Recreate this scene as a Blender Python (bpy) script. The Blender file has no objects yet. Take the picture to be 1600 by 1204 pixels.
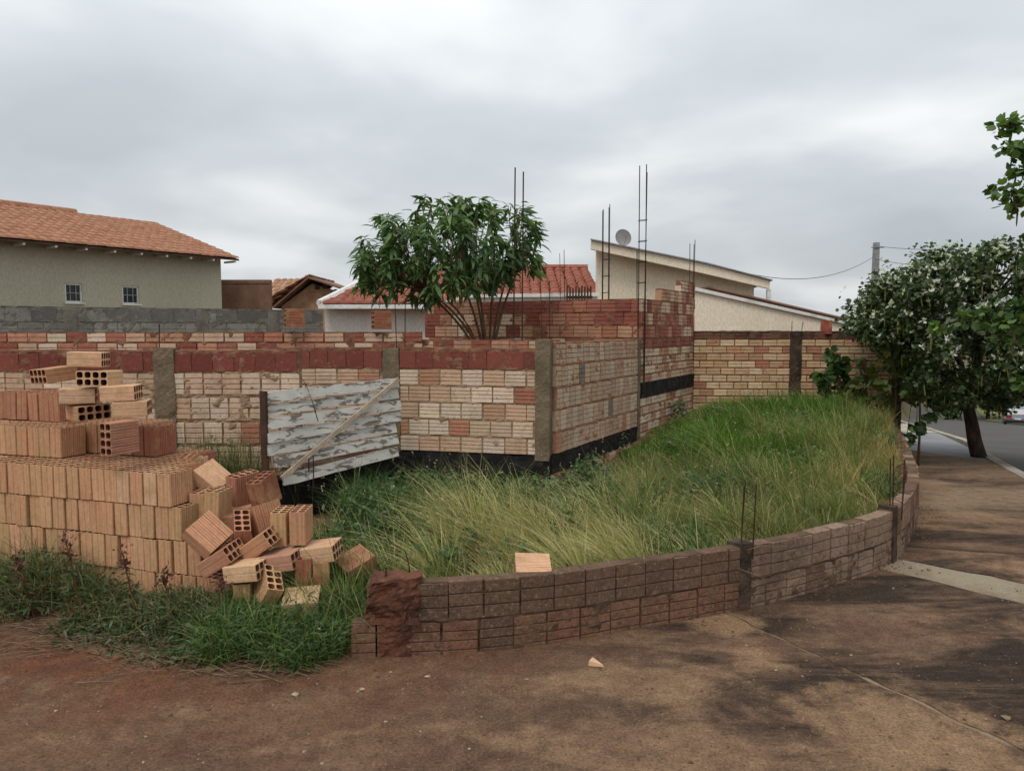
import bpy, math, random
import numpy as np
from mathutils import Vector, Matrix, Euler, noise as mnoise

random.seed(7); rng = np.random.default_rng(7)
S = bpy.context.scene
COL = S.collection
R = math.radians
# ------------------------------------------------------------------ camera
F = 1155.0; PITCH = math.atan(87.0 / F); EYE = 1.65
cam = bpy.data.cameras.new('camera'); camo = bpy.data.objects.new('camera', cam); COL.objects.link(camo)
cam.sensor_width = 36; cam.lens = F / 1600 * 36; cam.clip_start = .05; cam.clip_end = 6000
camo.location = (0, 0, EYE); camo.rotation_euler = (math.pi / 2 - PITCH, 0, 0)
S.camera = camo
# ------------------------------------------------------------------ world
W = bpy.data.worlds.new('World'); S.world = W; W.use_nodes = True
SUN_EL, SUN_AZ = R(58), R(-150)
def build_world():
    nt = W.node_tree; n = nt.nodes; l = nt.links; n.clear()
    out = n.new('ShaderNodeOutputWorld'); bg = n.new('ShaderNodeBackground'); bg.inputs['Strength'].default_value = 0.10
    sky = n.new('ShaderNodeTexSky'); sky.sky_type = 'NISHITA'; sky.sun_disc = False
    sky.sun_elevation = SUN_EL; sky.sun_rotation = SUN_AZ; sky.dust_density = 3
    tc = n.new('ShaderNodeTexCoord'); sp = n.new('ShaderNodeSeparateXYZ'); l.new(tc.outputs['Generated'], sp.inputs[0])
    def math_(op, a, b=None):
        m = n.new('ShaderNodeMath'); m.operation = op
        for i, v in enumerate((a, b)):
            if v is None: continue
            if isinstance(v, (int, float)): m.inputs[i].default_value = v
            else: l.new(v, m.inputs[i])
        return m.outputs[0]
    zc = math_('MAXIMUM', sp.outputs[2], 0.0)
    zz = math_('ADD', zc, 0.22)
    cb = n.new('ShaderNodeCombineXYZ')
    l.new(math_('DIVIDE', sp.outputs[0], zz), cb.inputs[0]); l.new(math_('DIVIDE', sp.outputs[1], zz), cb.inputs[1])
    def nz(scale, det, rough, dist, off):
        mp = n.new('ShaderNodeMapping'); mp.inputs['Location'].default_value = off; l.new(cb.outputs[0], mp.inputs[0])
        t = n.new('ShaderNodeTexNoise'); t.inputs['Scale'].default_value = scale; t.inputs['Detail'].default_value = det
        t.inputs['Roughness'].default_value = rough; t.inputs['Distortion'].default_value = dist
        l.new(mp.outputs[0], t.inputs['Vector']); return t.outputs['Fac']
    a = nz(0.9, 4, .45, .3, (9.4, 7.7, 0)); b = nz(1.3, 6, .6, .15, (7.3, 2.2, 1)); 
    mixv = math_('ADD', math_('MULTIPLY', a, .82), math_('MULTIPLY', b, .18))
    rp = n.new('ShaderNodeValToRGB'); l.new(mixv, rp.inputs[0])
    e = rp.color_ramp.elements; e[0].position = .37; e[0].color = (4.1, 4.4, 4.65, 1); e[1].position = .63; e[1].color = (6.9, 7.1, 7.2, 1)
    m = e.new(.5); m.color = (4.95, 5.23, 5.45, 1)
    # an overcast dome is brighter towards the zenith
    gr = math_('ADD', math_('MULTIPLY', zc, 1.1), .86)
    vm = n.new('ShaderNodeVectorMath'); vm.operation = 'SCALE'; l.new(rp.outputs[0], vm.inputs[0]); l.new(gr, vm.inputs['Scale'])
    mx = n.new('ShaderNodeMix'); mx.data_type = 'RGBA'; mx.inputs['Factor'].default_value = .94
    l.new(sky.outputs[0], mx.inputs['A']); l.new(vm.outputs[0], mx.inputs['B'])
    l.new(mx.outputs['Result'], bg.inputs['Color']); l.new(bg.outputs[0], out.inputs[0])
build_world()
# ------------------------------------------------------------------ sun (veiled by cloud)
sd = bpy.data.lights.new('sun', 'SUN'); so = bpy.data.objects.new('sun', sd); COL.objects.link(so)
sd.energy = 1.25; sd.angle = R(25); sd.color = (1, .97, .92)
so.rotation_euler = (math.pi / 2 - SUN_EL, 0, math.pi - SUN_AZ)
so.location = (0, 0, 30)
vs = S.view_settings; vs.view_transform = 'Standard'; vs.look = 'None'; vs.exposure = 0.32; vs.gamma = 1; vs.use_curve_mapping = False
S.render.resolution_x = 1024; S.render.resolution_y = 770

# ================================================================== helpers
def ray(px, py):
    d = Vector((0, math.cos(PITCH), -math.sin(PITCH))) + Vector(((px - 800) / F, 0, 0)) + Vector((0, math.sin(PITCH), math.cos(PITCH))) * ((602 - py) / F)
    return d
def at(px, py, Y):
    d = ray(px, py); return Vector((0, 0, EYE)) + d * (Y / d.y)
def gnd(px, py, Z=0.0):
    d = ray(px, py); return Vector((0, 0, EYE)) + d * ((Z - EYE) / d.z)
def ss(a, b, x):
    t = np.clip((np.asarray(x, float) - a) / (b - a), 0, 1); return t * t * (3 - 2 * t)
def tag(o, label=None, cat=None, group=None, kind=None):
    if label: o['label'] = label
    if cat: o['category'] = cat
    if group: o['group'] = group
    if kind: o['kind'] = kind
    return o
def empty(name, loc, label=None, cat=None, group=None):
    o = bpy.data.objects.new(name, None); COL.objects.link(o); o.location = loc; o.empty_display_size = .1
    return tag(o, label, cat, group)
WLOC = {}
def link(name, me, parent=None, M=None, color=None):
    """world matrix M; the parent may be an Empty (no rotation) or another part"""
    o = bpy.data.objects.new(name, me); COL.objects.link(o)
    M = M or Matrix.Identity(4)
    if parent is not None:
        PM = WLOC.get(parent.name) or Matrix.Translation(parent.location)
        o.parent = parent; o.matrix_basis = PM.inverted() @ M
    else:
        o.matrix_basis = M
    WLOC[o.name] = M.copy()
    if color is not None: o.color = (color[0], color[1], color[2], 1)
    return o
class MB:
    def __init__(s): s.v = []; s.f = []; s.n = 0; s.sm = False
    def add(s, verts, faces):
        b = len(s.v); s.v.extend([tuple(q) for q in verts]); s.f.extend([tuple(i + b for i in f) for f in faces]); return s
    def box(s, lo, hi, M=None):
        x0, y0, z0 = lo; x1, y1, z1 = hi
        vs_ = [(x0,y0,z0),(x1,y0,z0),(x1,y1,z0),(x0,y1,z0),(x0,y0,z1),(x1,y0,z1),(x1,y1,z1),(x0,y1,z1)]
        if M is not None: vs_ = [M @ Vector(q) for q in vs_]
        return s.add(vs_, [(0,3,2,1),(4,5,6,7),(0,1,5,4),(1,2,6,5),(2,3,7,6),(3,0,4,7)])
    def tube(s, pts, rad, n=6, cap=True):
        pts = [Vector(p) for p in pts]; rad = rad if hasattr(rad, '__len__') else [rad] * len(pts)
        rings = []; up = Vector((0, 0, 1))
        for i, p in enumerate(pts):
            t = (pts[min(i + 1, len(pts) - 1)] - pts[max(i - 1, 0)]).normalized()
            a = t.cross(Vector((0, 1, 0)) if abs(t.z) > .8 else up).normalized(); b = t.cross(a)
            rings.append([p + (a * math.cos(2 * math.pi * k / n) + b * math.sin(2 * math.pi * k / n)) * rad[i] for k in range(n)])
        base = len(s.v)
        for r in rings: s.v.extend([tuple(q) for q in r])
        for i in range(len(pts) - 1):
            for k in range(n):
                s.f.append((base + i * n + k, base + i * n + (k + 1) % n, base + (i + 1) * n + (k + 1) % n, base + (i + 1) * n + k))
        if cap:
            s.f.append(tuple(base + k for k in range(n))[::-1]); s.f.append(tuple(base + (len(pts) - 1) * n + k for k in range(n)))
        return s
    def prism(s, poly, a, b):          # poly (u,v) extruded along x from a to b : verts (x,u,v)
        n = len(poly)
        s.add([(a, p[0], p[1]) for p in poly] + [(b, p[0], p[1]) for p in poly],
              [tuple(range(n)), tuple(range(2 * n - 1, n - 1, -1))] + [(i, i + n, (i + 1) % n + n, (i + 1) % n) for i in range(n)]); return s
    def mesh(s, name, mat=None, smooth=False):
        me = bpy.data.meshes.new(name); me.from_pydata(s.v, [], s.f); me.validate()
        if mat: me.materials.append(mat)
        if smooth: me.polygons.foreach_set('use_smooth', [True] * len(me.polygons))
        me.update(); return me
    def obj(s, name, mat, parent=None, smooth=False, color=None, fix=True):
        me = s.mesh(name, mat, smooth)
        if fix: recalc(me)
        return link(name, me, parent, None, color)
def recalc(me):
    import bmesh
    bm = bmesh.new(); bm.from_mesh(me); bmesh.ops.recalc_face_normals(bm, faces=bm.faces); bm.to_mesh(me); bm.free()
def npmesh(name, V, T, mat, tint=None, smooth=False):
    """triangles straight from numpy arrays, tint = colour per vertex"""
    me = bpy.data.meshes.new(name); V = np.asarray(V, np.float32); T = np.asarray(T, np.int32)
    me.vertices.add(len(V)); me.vertices.foreach_set('co', V.ravel())
    me.loops.add(T.size); me.loops.foreach_set('vertex_index', T.ravel())
    me.polygons.add(len(T)); me.polygons.foreach_set('loop_start', np.arange(0, T.size, 3, dtype=np.int32))
    if smooth: me.polygons.foreach_set('use_smooth', np.ones(len(T), bool))
    me.update(calc_edges=True)
    if tint is not None:
        at_ = me.color_attributes.new('tint', 'FLOAT_COLOR', 'POINT')
        c = np.ones((len(V), 4), np.float32); c[:, :3] = tint; at_.data.foreach_set('color', c.ravel())
    me.materials.append(mat); me.validate(); return me
def gridmesh(name, X, Y, Z, mat, smooth=True):
    ny, nx = X.shape; V = np.stack([X, Y, Z], -1).reshape(-1, 3)
    i = np.arange(ny * nx).reshape(ny, nx); a, b, c, d = i[:-1, :-1].ravel(), i[:-1, 1:].ravel(), i[1:, 1:].ravel(), i[1:, :-1].ravel()
    return npmesh(name, V, np.concatenate([np.stack([a, b, c], 1), np.stack([a, c, d], 1)]), mat, smooth=smooth)
def frame(p, t, z=0.0):                # local x along t (2d), y away from the viewer, z up
    t = Vector((t[0], t[1], 0)).normalized(); nrm = Vector((-t.y, t.x, 0))
    return Matrix(((t.x, nrm.x, 0, p[0]), (t.y, nrm.y, 0, p[1]), (0, 0, 1, z), (0, 0, 0, 1)))
def fnoise(P, sc, seed=0.0):
    return np.array([mnoise.noise(Vector((p[0] * sc + seed, p[1] * sc - seed, p[2] * sc))) for p in P])

# ------------------------------------------------------------------ materials
def newmat(name):
    m = bpy.data.materials.new(name); m.use_nodes = True; nt = m.node_tree; nt.nodes.clear()
    out = nt.nodes.new('ShaderNodeOutputMaterial'); b = nt.nodes.new('ShaderNodeBsdfPrincipled')
    nt.links.new(b.outputs[0], out.inputs[0]); b.inputs['Specular IOR Level'].default_value = .25
    return m, nt, b, out
class NT:
    def __init__(s, nt): s.nt = nt; s.n = nt.nodes; s.l = nt.links; s.g = s.n.new('ShaderNodeNewGeometry').outputs['Position']; s.tc = None
    def objco(s):
        if s.tc is None: s.tc = s.n.new('ShaderNodeTexCoord')
        return s.tc.outputs['Object']
    def map(s, scale=(1,1,1), src=None, loc=(0,0,0), rot=(0,0,0)):
        m = s.n.new('ShaderNodeMapping'); m.inputs['Scale'].default_value = scale; m.inputs['Location'].default_value = loc; m.inputs['Rotation'].default_value = rot
        s.l.new(src or s.g, m.inputs[0]); return m.outputs[0]
    def noise(s, scale, det=4, rough=.55, src=None, dist=0):
        t = s.n.new('ShaderNodeTexNoise'); t.inputs['Scale'].default_value = scale; t.inputs['Detail'].default_value = det
        t.inputs['Roughness'].default_value = rough; t.inputs['Distortion'].default_value = dist
        s.l.new(src or s.g, t.inputs['Vector']); return t.outputs['Fac']
    def ramp(s, fac, a, b, ca=(0,0,0), cb=(1,1,1)):
        r = s.n.new('ShaderNodeValToRGB'); s.l.new(fac, r.inputs[0]); e = r.color_ramp.elements
        e[0].position = a; e[0].color = (*ca, 1); e[1].position = b; e[1].color = (*cb, 1); return r.outputs[0]
    def mix(s, fac, A, B, mode='MIX'):
        m = s.n.new('ShaderNodeMix'); m.data_type = 'RGBA'; m.blend_type = mode
        for k, v in (('Factor', fac), ('A', A), ('B', B)):
            if isinstance(v, (int, float)): m.inputs[k].default_value = v
            elif isinstance(v, tuple): m.inputs[k].default_value = (*v, 1)
            else: s.l.new(v, m.inputs[k])
        return m.outputs['Result']
    def math(s, op, a, b=0):
        m = s.n.new('ShaderNodeMath'); m.operation = op
        for i, v in enumerate((a, b)):
            if isinstance(v, (int, float)): m.inputs[i].default_value = v
            else: s.l.new(v, m.inputs[i])
        return m.outputs[0]
    def bump(s, h, bsdf, strength=.4, dist=.01):
        b = s.n.new('ShaderNodeBump'); b.inputs['Strength'].default_value = strength; b.inputs['Distance'].default_value = dist
        s.l.new(h, b.inputs['Height']); s.l.new(b.outputs[0], bsdf.inputs['Normal'])
def warm(c): return None if c is None else ((c[0], c[1] * .95, c[2] * .86) if c[0] > c[2] * 1.12 else c)
def pmat(name, base, alt=None, scale=6, lo=.4, hi=.65, rough=.85, bump=.3, bdist=.006, bscale=60, alt2=None, scale2=25, lo2=.5, hi2=.7, stretch=(1,1,1), objcol=False, spec=.2, metal=0):
    m, nt, b, out = newmat(name); k = NT(nt); b.inputs['Roughness'].default_value = rough; b.inputs['Specular IOR Level'].default_value = spec; b.inputs['Metallic'].default_value = metal; base, alt, alt2 = (base, alt, alt2) if 'plaster' in name or 'white' in name else (warm(base), warm(alt), warm(alt2))
    src = k.map(stretch)
    c = base
    if objcol:
        oi = k.n.new('ShaderNodeObjectInfo'); c = oi.outputs['Color']
    if alt: c = k.mix(k.ramp(k.noise(scale, 5, .6, src), lo, hi), c, alt)
    if alt2: c = k.mix(k.ramp(k.noise(scale2, 4, .6, src), lo2, hi2), c, alt2)
    fine = k.noise(bscale, 4, .65, src)
    c = k.mix(1.0, c, k.ramp(fine, .25, .75, (.74, .74, .74), (1.2, 1.2, 1.2)), 'MULTIPLY')
    k.l.new(c, b.inputs['Base Color'])
    if bump: k.bump(fine, b, bump, bdist)
    return m
M = {}
# bricks carry their own fired colour (object colour); wear, soot and lime on top
def brickmat(name, dirt, dirt_lo, dirt_hi, lime=None, streak=False, dscale=7):
    dirt, lime = warm(dirt), warm(lime)
    m, nt, b, out = newmat(name); k = NT(nt); b.inputs['Roughness'].default_value = .9; b.inputs['Specular IOR Level'].default_value = .12
    oi = k.n.new('ShaderNodeObjectInfo'); c = oi.outputs['Color']
    if streak:
        src = k.map((95, 95, 2.5), k.objco()); st = k.noise(1.0, 3, .6, src)
        c = k.mix(1.0, c, k.ramp(st, .3, .7, (.76, .73, .70), (1.15, 1.15, 1.14)), 'MULTIPLY')
        big = k.noise(9, 3, .5); c = k.mix(k.ramp(big, .5, .75), c, (.44, .275, .14))
    if dirt: c = k.mix(k.ramp(k.noise(dscale, 6, .65, None, .4), dirt_lo, dirt_hi), c, dirt)
    if lime: c = k.mix(k.math('MULTIPLY', k.ramp(k.noise(26, 6, .75), .56, .74), .7), c, lime)
    fine = k.math('ADD', k.math('MULTIPLY', k.noise(130, 4, .7), .55), k.math('MULTIPLY', k.noise(38, 5, .7), .45)); c = k.mix(1.0, c, k.ramp(fine, .28, .72, (.66, .64, .62), (1.28, 1.28, 1.28)), 'MULTIPLY')
    k.l.new(c, b.inputs['Base Color'])
    if 'mossy' in name:      # crusted with old mortar and lichen
        cr = k.noise(34, 7, .78); c = k.mix(k.ramp(cr, .50, .66), c, (.095, .062, .043)); c = k.mix(k.math('MULTIPLY', k.ramp(k.noise(52, 5, .75), .54, .66), .8), c, (.34, .24, .165)); k.l.new(c, b.inputs['Base Color']); k.bump(cr, b, 1.0, .022)
    else: k.bump(st if streak else fine, b, 0.6 if streak else .8, .005 if streak else .009)
    return m
M['newbrick'] = brickmat('new_fired_clay', (.22, .10, .06), .62, .85, None, True)
M['wallbrick'] = brickmat('weathered_clay', (.24, .13, .08), .5, 1.0, (.60, .50, .39))
M['redbrick'] = brickmat('red_clay', (.14, .06, .045), .48, .9, (.36, .19, .14))
M['lowbrick'] = brickmat('mossy_clay', (.06, .042, .031), .46, .86, (.24, .165, .115), False, 3.5)
M['greyblock'] = brickmat('grey_weathered_block', (.10, .098, .09), .42, .9, (.30, .29, .27))
M['mortar'] = pmat('mortar', (.37, .27, .19), (.26, .17, .115), 8, .4, .65, .95, .8, .012, 70)
M['mortar_low'] = pmat('mortar_dark', (.16, .10, .068), (.075, .05, .036), 5, .35, .65, .95, .8, .012, 70)
M['mortar_red'] = pmat('mortar_red', (.27, .145, .095), (.17, .08, .055), 8, .4, .65, .95, .8, .012, 70)
M['mortar_grey'] = pmat('mortar_grey', (.20, .19, .165), (.12, .115, .10), 6, .4, .65, .95, .6, .01, 60)
M['concrete'] = pmat('column_concrete', (.195, .150, .105), (.125, .098, .07), 5, .4, .65, .92, .8, .012, 45, (.27, .215, .16), 18, .6, .75)
M['darkcon'] = pmat('stained_concrete', (.10, .068, .05), (.035, .027, .022), 6, .35, .6, .95, .9, .012, 60, (.16, .12, .09), 22, .6, .75)
M['redcon'] = pmat('red_stained_concrete', (.15, .062, .04), (.065, .032, .024), 5, .38, .62, .95, 1, .015, 45, (.19, .10, .07), 30, .6, .75)
M['bitumen'] = pmat('black_bitumen_coat', (.012, .011, .011), (.03, .025, .022), 9, .5, .7, .75, .5, .01, 60)
M['rust'] = pmat('rusty_steel', (.055, .030, .022), (.028, .022, .02), 40, .4, .6, .8, .3, .002, 200)
M['asphalt'] = pmat('asphalt', (.072, .068, .066), (.10, .09, .08), .8, .4, .65, .9, .5, .008, 90)
M['drive'] = pmat('driveway_concrete', (.23, .23, .235), (.18, .175, .17), .9, .4, .65, .85, .3, .005, 60)
M['kerb'] = pmat('kerb_concrete', (.42, .40, .36), (.24, .20, .16), 2.5, .4, .65, .9, .4, .008, 50)
M['patch'] = pmat('pale_concrete', (.26, .225, .17), (.17, .13, .09), 2.2, .42, .66, .9, .4, .006, 60)
M['stone'] = pmat('stone', (.36, .285, .215), (.20, .145, .10), 20, .4, .6, .9, .4, .004, 90, objcol=False)
M['plaster_green'] = pmat('olive_plaster', (.46, .42, .32), (.41, .37, .28), .8, .4, .65, .9, .2, .004, 40, stretch=(1, 1, .4))
M['plaster_cream'] = pmat('cream_plaster', (.80, .70, .545), (.70, .60, .45), .9, .45, .7, .9, .2, .004, 40, stretch=(1, 1, .35))
M['plaster_white'] = pmat('white_plaster', (.74, .71, .64), (.56, .52, .45), .9, .45, .7, .9, .2, .004, 40, stretch=(1, 1, .35))
M['whitewood'] = pmat('white_paint', (.72, .70, .66), (.5, .47, .42), 5, .5, .7, .7, .2, .003, 50)
M['tile_orange'] = pmat('orange_roof_tile', (.40, .21, .14), (.31, .15, .098), 3.5, .38, .62, .85, .2, .004, 30, (.53, .27, .17), 11, .55, .75)
M['tile_red'] = pmat('red_roof_tile', (.31, .115, .08), (.23, .075, .055), 3.5, .38, .62, .75, .2, .004, 30, (.38, .18, .135), 11, .55, .75)
M['tile_tan'] = pmat('tan_roof_tile', (.42, .25, .16), (.31, .16, .10), 3, .4, .62, .85, .2, .004, 30)
M['brownwall'] = pmat('raw_brown_wall', (.23, .135, .10), (.16, .09, .065), 2, .4, .62, .9, .3, .006, 30)
M['darkwood'] = pmat('dark_timber', (.05, .03, .022), (.09, .05, .035), 5, .4, .6, .8, .2, .004, 60)
M['glass'] = pmat('dark_window_glass', (.025, .032, .038), None, rough=.12, bump=0, spec=.6)
M['metalgrey'] = pmat('grey_metal', (.34, .34, .35), (.25, .24, .24), 8, .4, .65, .45, .1, .002, 90, metal=.5)
M['dish'] = pmat('dish_mesh', (.30, .285, .28), (.24, .22, .21), 6, .4, .65, .7, .1, .002, 90)
M['polecon'] = pmat('pole_concrete', (.30, .30, .30), (.22, .22, .22), 5, .4, .65, .9, .2, .004, 60)
M['cable'] = pmat('black_cable', (.03, .03, .032), None, rough=.7, bump=0)
M['carpaint'] = pmat('silver_car_paint', (.20, .225, .25), None, rough=.35, bump=0, spec=.5, metal=.4)
M['tyre'] = pmat('tyre_rubber', (.02, .02, .02), None, rough=.9, bump=0)
M['redlamp'] = pmat('red_lamp', (.4, .02, .02), None, rough=.3, bump=0)
M['bark'] = pmat('tree_bark', (.075, .052, .038), (.03, .022, .018), 18, .4, .62, .95, .9, .012, 40, stretch=(1, 1, .3))
M['stem'] = pmat('green_brown_stem', (.15, .10, .06), (.09, .06, .04), 18, .4, .62, .9, .4, .005, 60, stretch=(1, 1, .3))
M['twig'] = pmat('dry_twig', (.20, .14, .09), (.11, .075, .05), 18, .4, .62, .9, .3, .003, 60)
M['dirt'] = pmat('lot_soil', (.115, .062, .040), (.17, .10, .062), 2.2, .4, .65, .97, 1, .02, 28, (.06, .04, .028), 7, .55, .72)
M['earth'] = pmat('open_ground', (.12, .085, .05), (.09, .10, .04), .5, .4, .65, .97, .5, .02, 10)
M['verge'] = pmat('verge_grass', (.12, .14, .045), (.17, .14, .06), .6, .4, .65, .97, .8, .05, 9)
def foliage(name, transl=.3, rough=.6, spec=.3):
    m, nt, b, out = newmat(name); k = NT(nt); b.inputs['Roughness'].default_value = rough; b.inputs['Specular IOR Level'].default_value = spec
    a = k.n.new('ShaderNodeAttribute'); a.attribute_name = 'tint'; c = a.outputs['Color']
    c = k.mix(1.0, c, k.ramp(k.noise(35, 2), .3, .7, (.82, .82, .82), (1.15, 1.15, 1.15)), 'MULTIPLY')
    k.l.new(c, b.inputs['Base Color'])
    t = k.n.new('ShaderNodeBsdfTranslucent'); k.l.new(k.mix(1.0, c, (1.25, 1.3, .7), 'MULTIPLY'), t.inputs['Color'])
    ms = k.n.new('ShaderNodeMixShader'); ms.inputs[0].default_value = transl
    k.l.new(b.outputs[0], ms.inputs[1]); k.l.new(t.outputs[0], ms.inputs[2]); k.l.new(ms.outputs[0], out.inputs[0]); return m
M['leaf'] = foliage('leaf', .28, .5, .35); M['grass'] = foliage('grass_blade', .3, .7, .2); M['petal'] = foliage('petal', .4, .8, .1)
def leafobj(name, base, alt):
    m, nt, b, out = newmat(name); k = NT(nt); b.inputs['Roughness'].default_value = .5; b.inputs['Specular IOR Level'].default_value = .35
    oi = k.n.new('ShaderNodeObjectInfo'); c = oi.outputs['Color']
    c = k.mix(1.0, c, k.ramp(k.noise(35, 2), .3, .7, (.82, .82, .82), (1.15, 1.15, 1.15)), 'MULTIPLY')
    k.l.new(c, b.inputs['Base Color']); t = k.n.new('ShaderNodeBsdfTranslucent'); k.l.new(k.mix(1.0, c, (1.25, 1.3, .7), 'MULTIPLY'), t.inputs['Color'])
    ms = k.n.new('ShaderNodeMixShader'); ms.inputs[0].default_value = .28
    k.l.new(b.outputs[0], ms.inputs[1]); k.l.new(t.outputs[0], ms.inputs[2]); k.l.new(ms.outputs[0], out.inputs[0]); return m
M['leafobj'] = leafobj('single_leaf', None, None)
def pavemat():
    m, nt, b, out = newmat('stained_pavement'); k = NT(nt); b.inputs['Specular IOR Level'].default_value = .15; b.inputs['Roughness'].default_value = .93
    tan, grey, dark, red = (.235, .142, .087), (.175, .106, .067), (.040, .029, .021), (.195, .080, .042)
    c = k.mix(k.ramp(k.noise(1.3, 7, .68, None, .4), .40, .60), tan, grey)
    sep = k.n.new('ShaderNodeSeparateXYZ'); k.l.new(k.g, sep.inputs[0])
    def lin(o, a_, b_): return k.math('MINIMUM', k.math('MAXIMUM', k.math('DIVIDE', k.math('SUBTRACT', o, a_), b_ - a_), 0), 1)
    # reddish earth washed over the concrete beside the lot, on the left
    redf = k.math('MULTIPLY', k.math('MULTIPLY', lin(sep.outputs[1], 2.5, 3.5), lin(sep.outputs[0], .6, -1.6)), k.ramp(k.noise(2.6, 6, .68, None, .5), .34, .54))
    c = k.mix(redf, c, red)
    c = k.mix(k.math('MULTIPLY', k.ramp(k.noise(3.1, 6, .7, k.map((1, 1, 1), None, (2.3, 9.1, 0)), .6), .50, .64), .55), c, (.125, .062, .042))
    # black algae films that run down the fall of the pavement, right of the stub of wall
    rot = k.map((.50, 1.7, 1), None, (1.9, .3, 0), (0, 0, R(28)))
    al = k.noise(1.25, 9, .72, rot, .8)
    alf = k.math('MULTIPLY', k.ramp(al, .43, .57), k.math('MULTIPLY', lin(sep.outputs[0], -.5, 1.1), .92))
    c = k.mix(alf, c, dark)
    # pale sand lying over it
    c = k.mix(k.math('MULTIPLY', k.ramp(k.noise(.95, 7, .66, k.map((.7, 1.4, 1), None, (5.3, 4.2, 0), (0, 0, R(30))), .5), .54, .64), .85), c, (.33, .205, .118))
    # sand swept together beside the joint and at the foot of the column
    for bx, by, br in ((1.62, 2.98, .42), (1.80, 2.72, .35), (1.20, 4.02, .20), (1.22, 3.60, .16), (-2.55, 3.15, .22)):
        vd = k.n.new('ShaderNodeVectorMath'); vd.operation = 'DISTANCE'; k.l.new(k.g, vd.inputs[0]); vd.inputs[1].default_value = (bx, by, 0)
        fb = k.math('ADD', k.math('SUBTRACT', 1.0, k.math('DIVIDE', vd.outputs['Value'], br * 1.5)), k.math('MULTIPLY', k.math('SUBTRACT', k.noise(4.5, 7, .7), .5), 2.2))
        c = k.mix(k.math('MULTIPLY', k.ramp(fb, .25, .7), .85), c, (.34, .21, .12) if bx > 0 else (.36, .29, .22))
    # the far stretch of the pavement turns paler in uneven patches
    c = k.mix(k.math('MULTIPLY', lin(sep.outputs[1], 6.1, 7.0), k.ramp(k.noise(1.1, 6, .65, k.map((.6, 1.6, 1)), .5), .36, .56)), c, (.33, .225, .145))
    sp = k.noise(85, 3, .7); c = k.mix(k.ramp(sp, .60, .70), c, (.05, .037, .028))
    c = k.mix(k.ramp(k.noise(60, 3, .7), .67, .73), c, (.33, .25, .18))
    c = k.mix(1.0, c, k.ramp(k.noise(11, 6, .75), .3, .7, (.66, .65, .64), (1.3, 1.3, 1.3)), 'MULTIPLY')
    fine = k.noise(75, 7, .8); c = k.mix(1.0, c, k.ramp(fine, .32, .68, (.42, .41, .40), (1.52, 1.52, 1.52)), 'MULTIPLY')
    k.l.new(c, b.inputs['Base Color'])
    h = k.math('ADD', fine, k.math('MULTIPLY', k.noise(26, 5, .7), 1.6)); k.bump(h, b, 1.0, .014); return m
M['pave'] = pavemat()
def peelmat():
    m, nt, b, out = newmat('peeling_white_paint'); k = NT(nt); b.inputs['Roughness'].default_value = .85; b.inputs['Specular IOR Level'].default_value = .15
    src = k.map((6, 6, 24)); src2 = k.map((8, 8, 90))
    wood = k.mix(k.noise(1.4, 4, .6, src2), (.11, .092, .075), (.24, .20, .165))
    f = k.ramp(k.noise(1.0, 7, .68, src, .6), .435, .475)
    c = k.mix(f, wood, k.mix(k.noise(9, 3), (.42, .40, .355), (.60, .575, .515)))
    c = k.mix(1.0, c, k.ramp(k.noise(2.5, 3), .3, .7, (.8, .8, .8), (1.1, 1.1, 1.1)), 'MULTIPLY')
    k.l.new(c, b.inputs['Base Color']); k.bump(f, b, .5, .003); return m
M['peel'] = peelmat()

# ================================================================== terrain
UD = Vector((.487, .873)); 
def surf(x, y):                         # level of pavements: flat here, falling away down the street
    x = np.asarray(x, float); y = np.asarray(y, float)
    s = .487 * x + .873 * y; t = .873 * x - .487 * y
    d = np.clip(s - 11.6, 0, None); drop = .08 * np.minimum(d, 8.4) + .10 * np.clip(d - 8.4, 0, 75)
    return -drop * ss(-3.2, -1.6, t)
def axis(lo, hi, near_lo, near_hi, step, far_n):
    a = np.geomspace(1, 1 + near_lo - lo, far_n) - 1; c = np.geomspace(1, 1 + hi - near_hi, far_n) - 1
    return np.concatenate([(near_lo - a)[::-1][:-1], np.arange(near_lo, near_hi, step), near_hi + c])
gx = axis(-2500, 2500, -20, 60, 1.0, 26); gy = axis(-600, 4000, -12, 110, 1.0, 26)
GX, GY = np.meshgrid(gx, gy)
tag(link('ground', gridmesh('ground', GX, GY, surf(GX, GY) - .13, M['earth'])), kind='structure')
# kerb line of the street on the right
KP = [(-14, -1.2), (-5, -.9), (-1, -.5), (1.5, .7), (3.2, 2.6), (4.4, 4.5), (5.3, 6.5), (6.0, 8.66), (6.55, 10.1), (8.0, 12.8), (10.3, 18.2), (16, 30), (28, 54), (52, 100)]
def resample(pts, step):
    P = np.array(pts, float); out = []
    for i in range(len(P) - 1):
        p0, p1, p2, p3 = P[max(i - 1, 0)], P[i], P[i + 1], P[min(i + 2, len(P) - 1)]
        n = max(2, int(np.linalg.norm(p2 - p1) / step))
        for k in range(n):
            t = k / n; out.append(.5 * ((2 * p1) + (-p0 + p2) * t + (2 * p0 - 5 * p1 + 4 * p2 - p3) * t * t + (-p0 + 3 * p1 - 3 * p2 + p3) * t ** 3))
    out.append(P[-1]); return np.array(out)
kc = resample(KP, .5)
kt = np.gradient(kc, axis=0); kt /= np.linalg.norm(kt, axis=1)[:, None]; kn = np.stack([kt[:, 1], -kt[:, 0]], 1)   # to the street side
w = np.linspace(.0, 9.0, 14)
RX = kc[:, 0][None] + kn[:, 0][None] * w[:, None]; RY = kc[:, 1][None] + kn[:, 1][None] * w[:, None]
tag(link('road', gridmesh('road', RX, RY, surf(RX, RY) - .118, M['asphalt'])), kind='structure')
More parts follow.
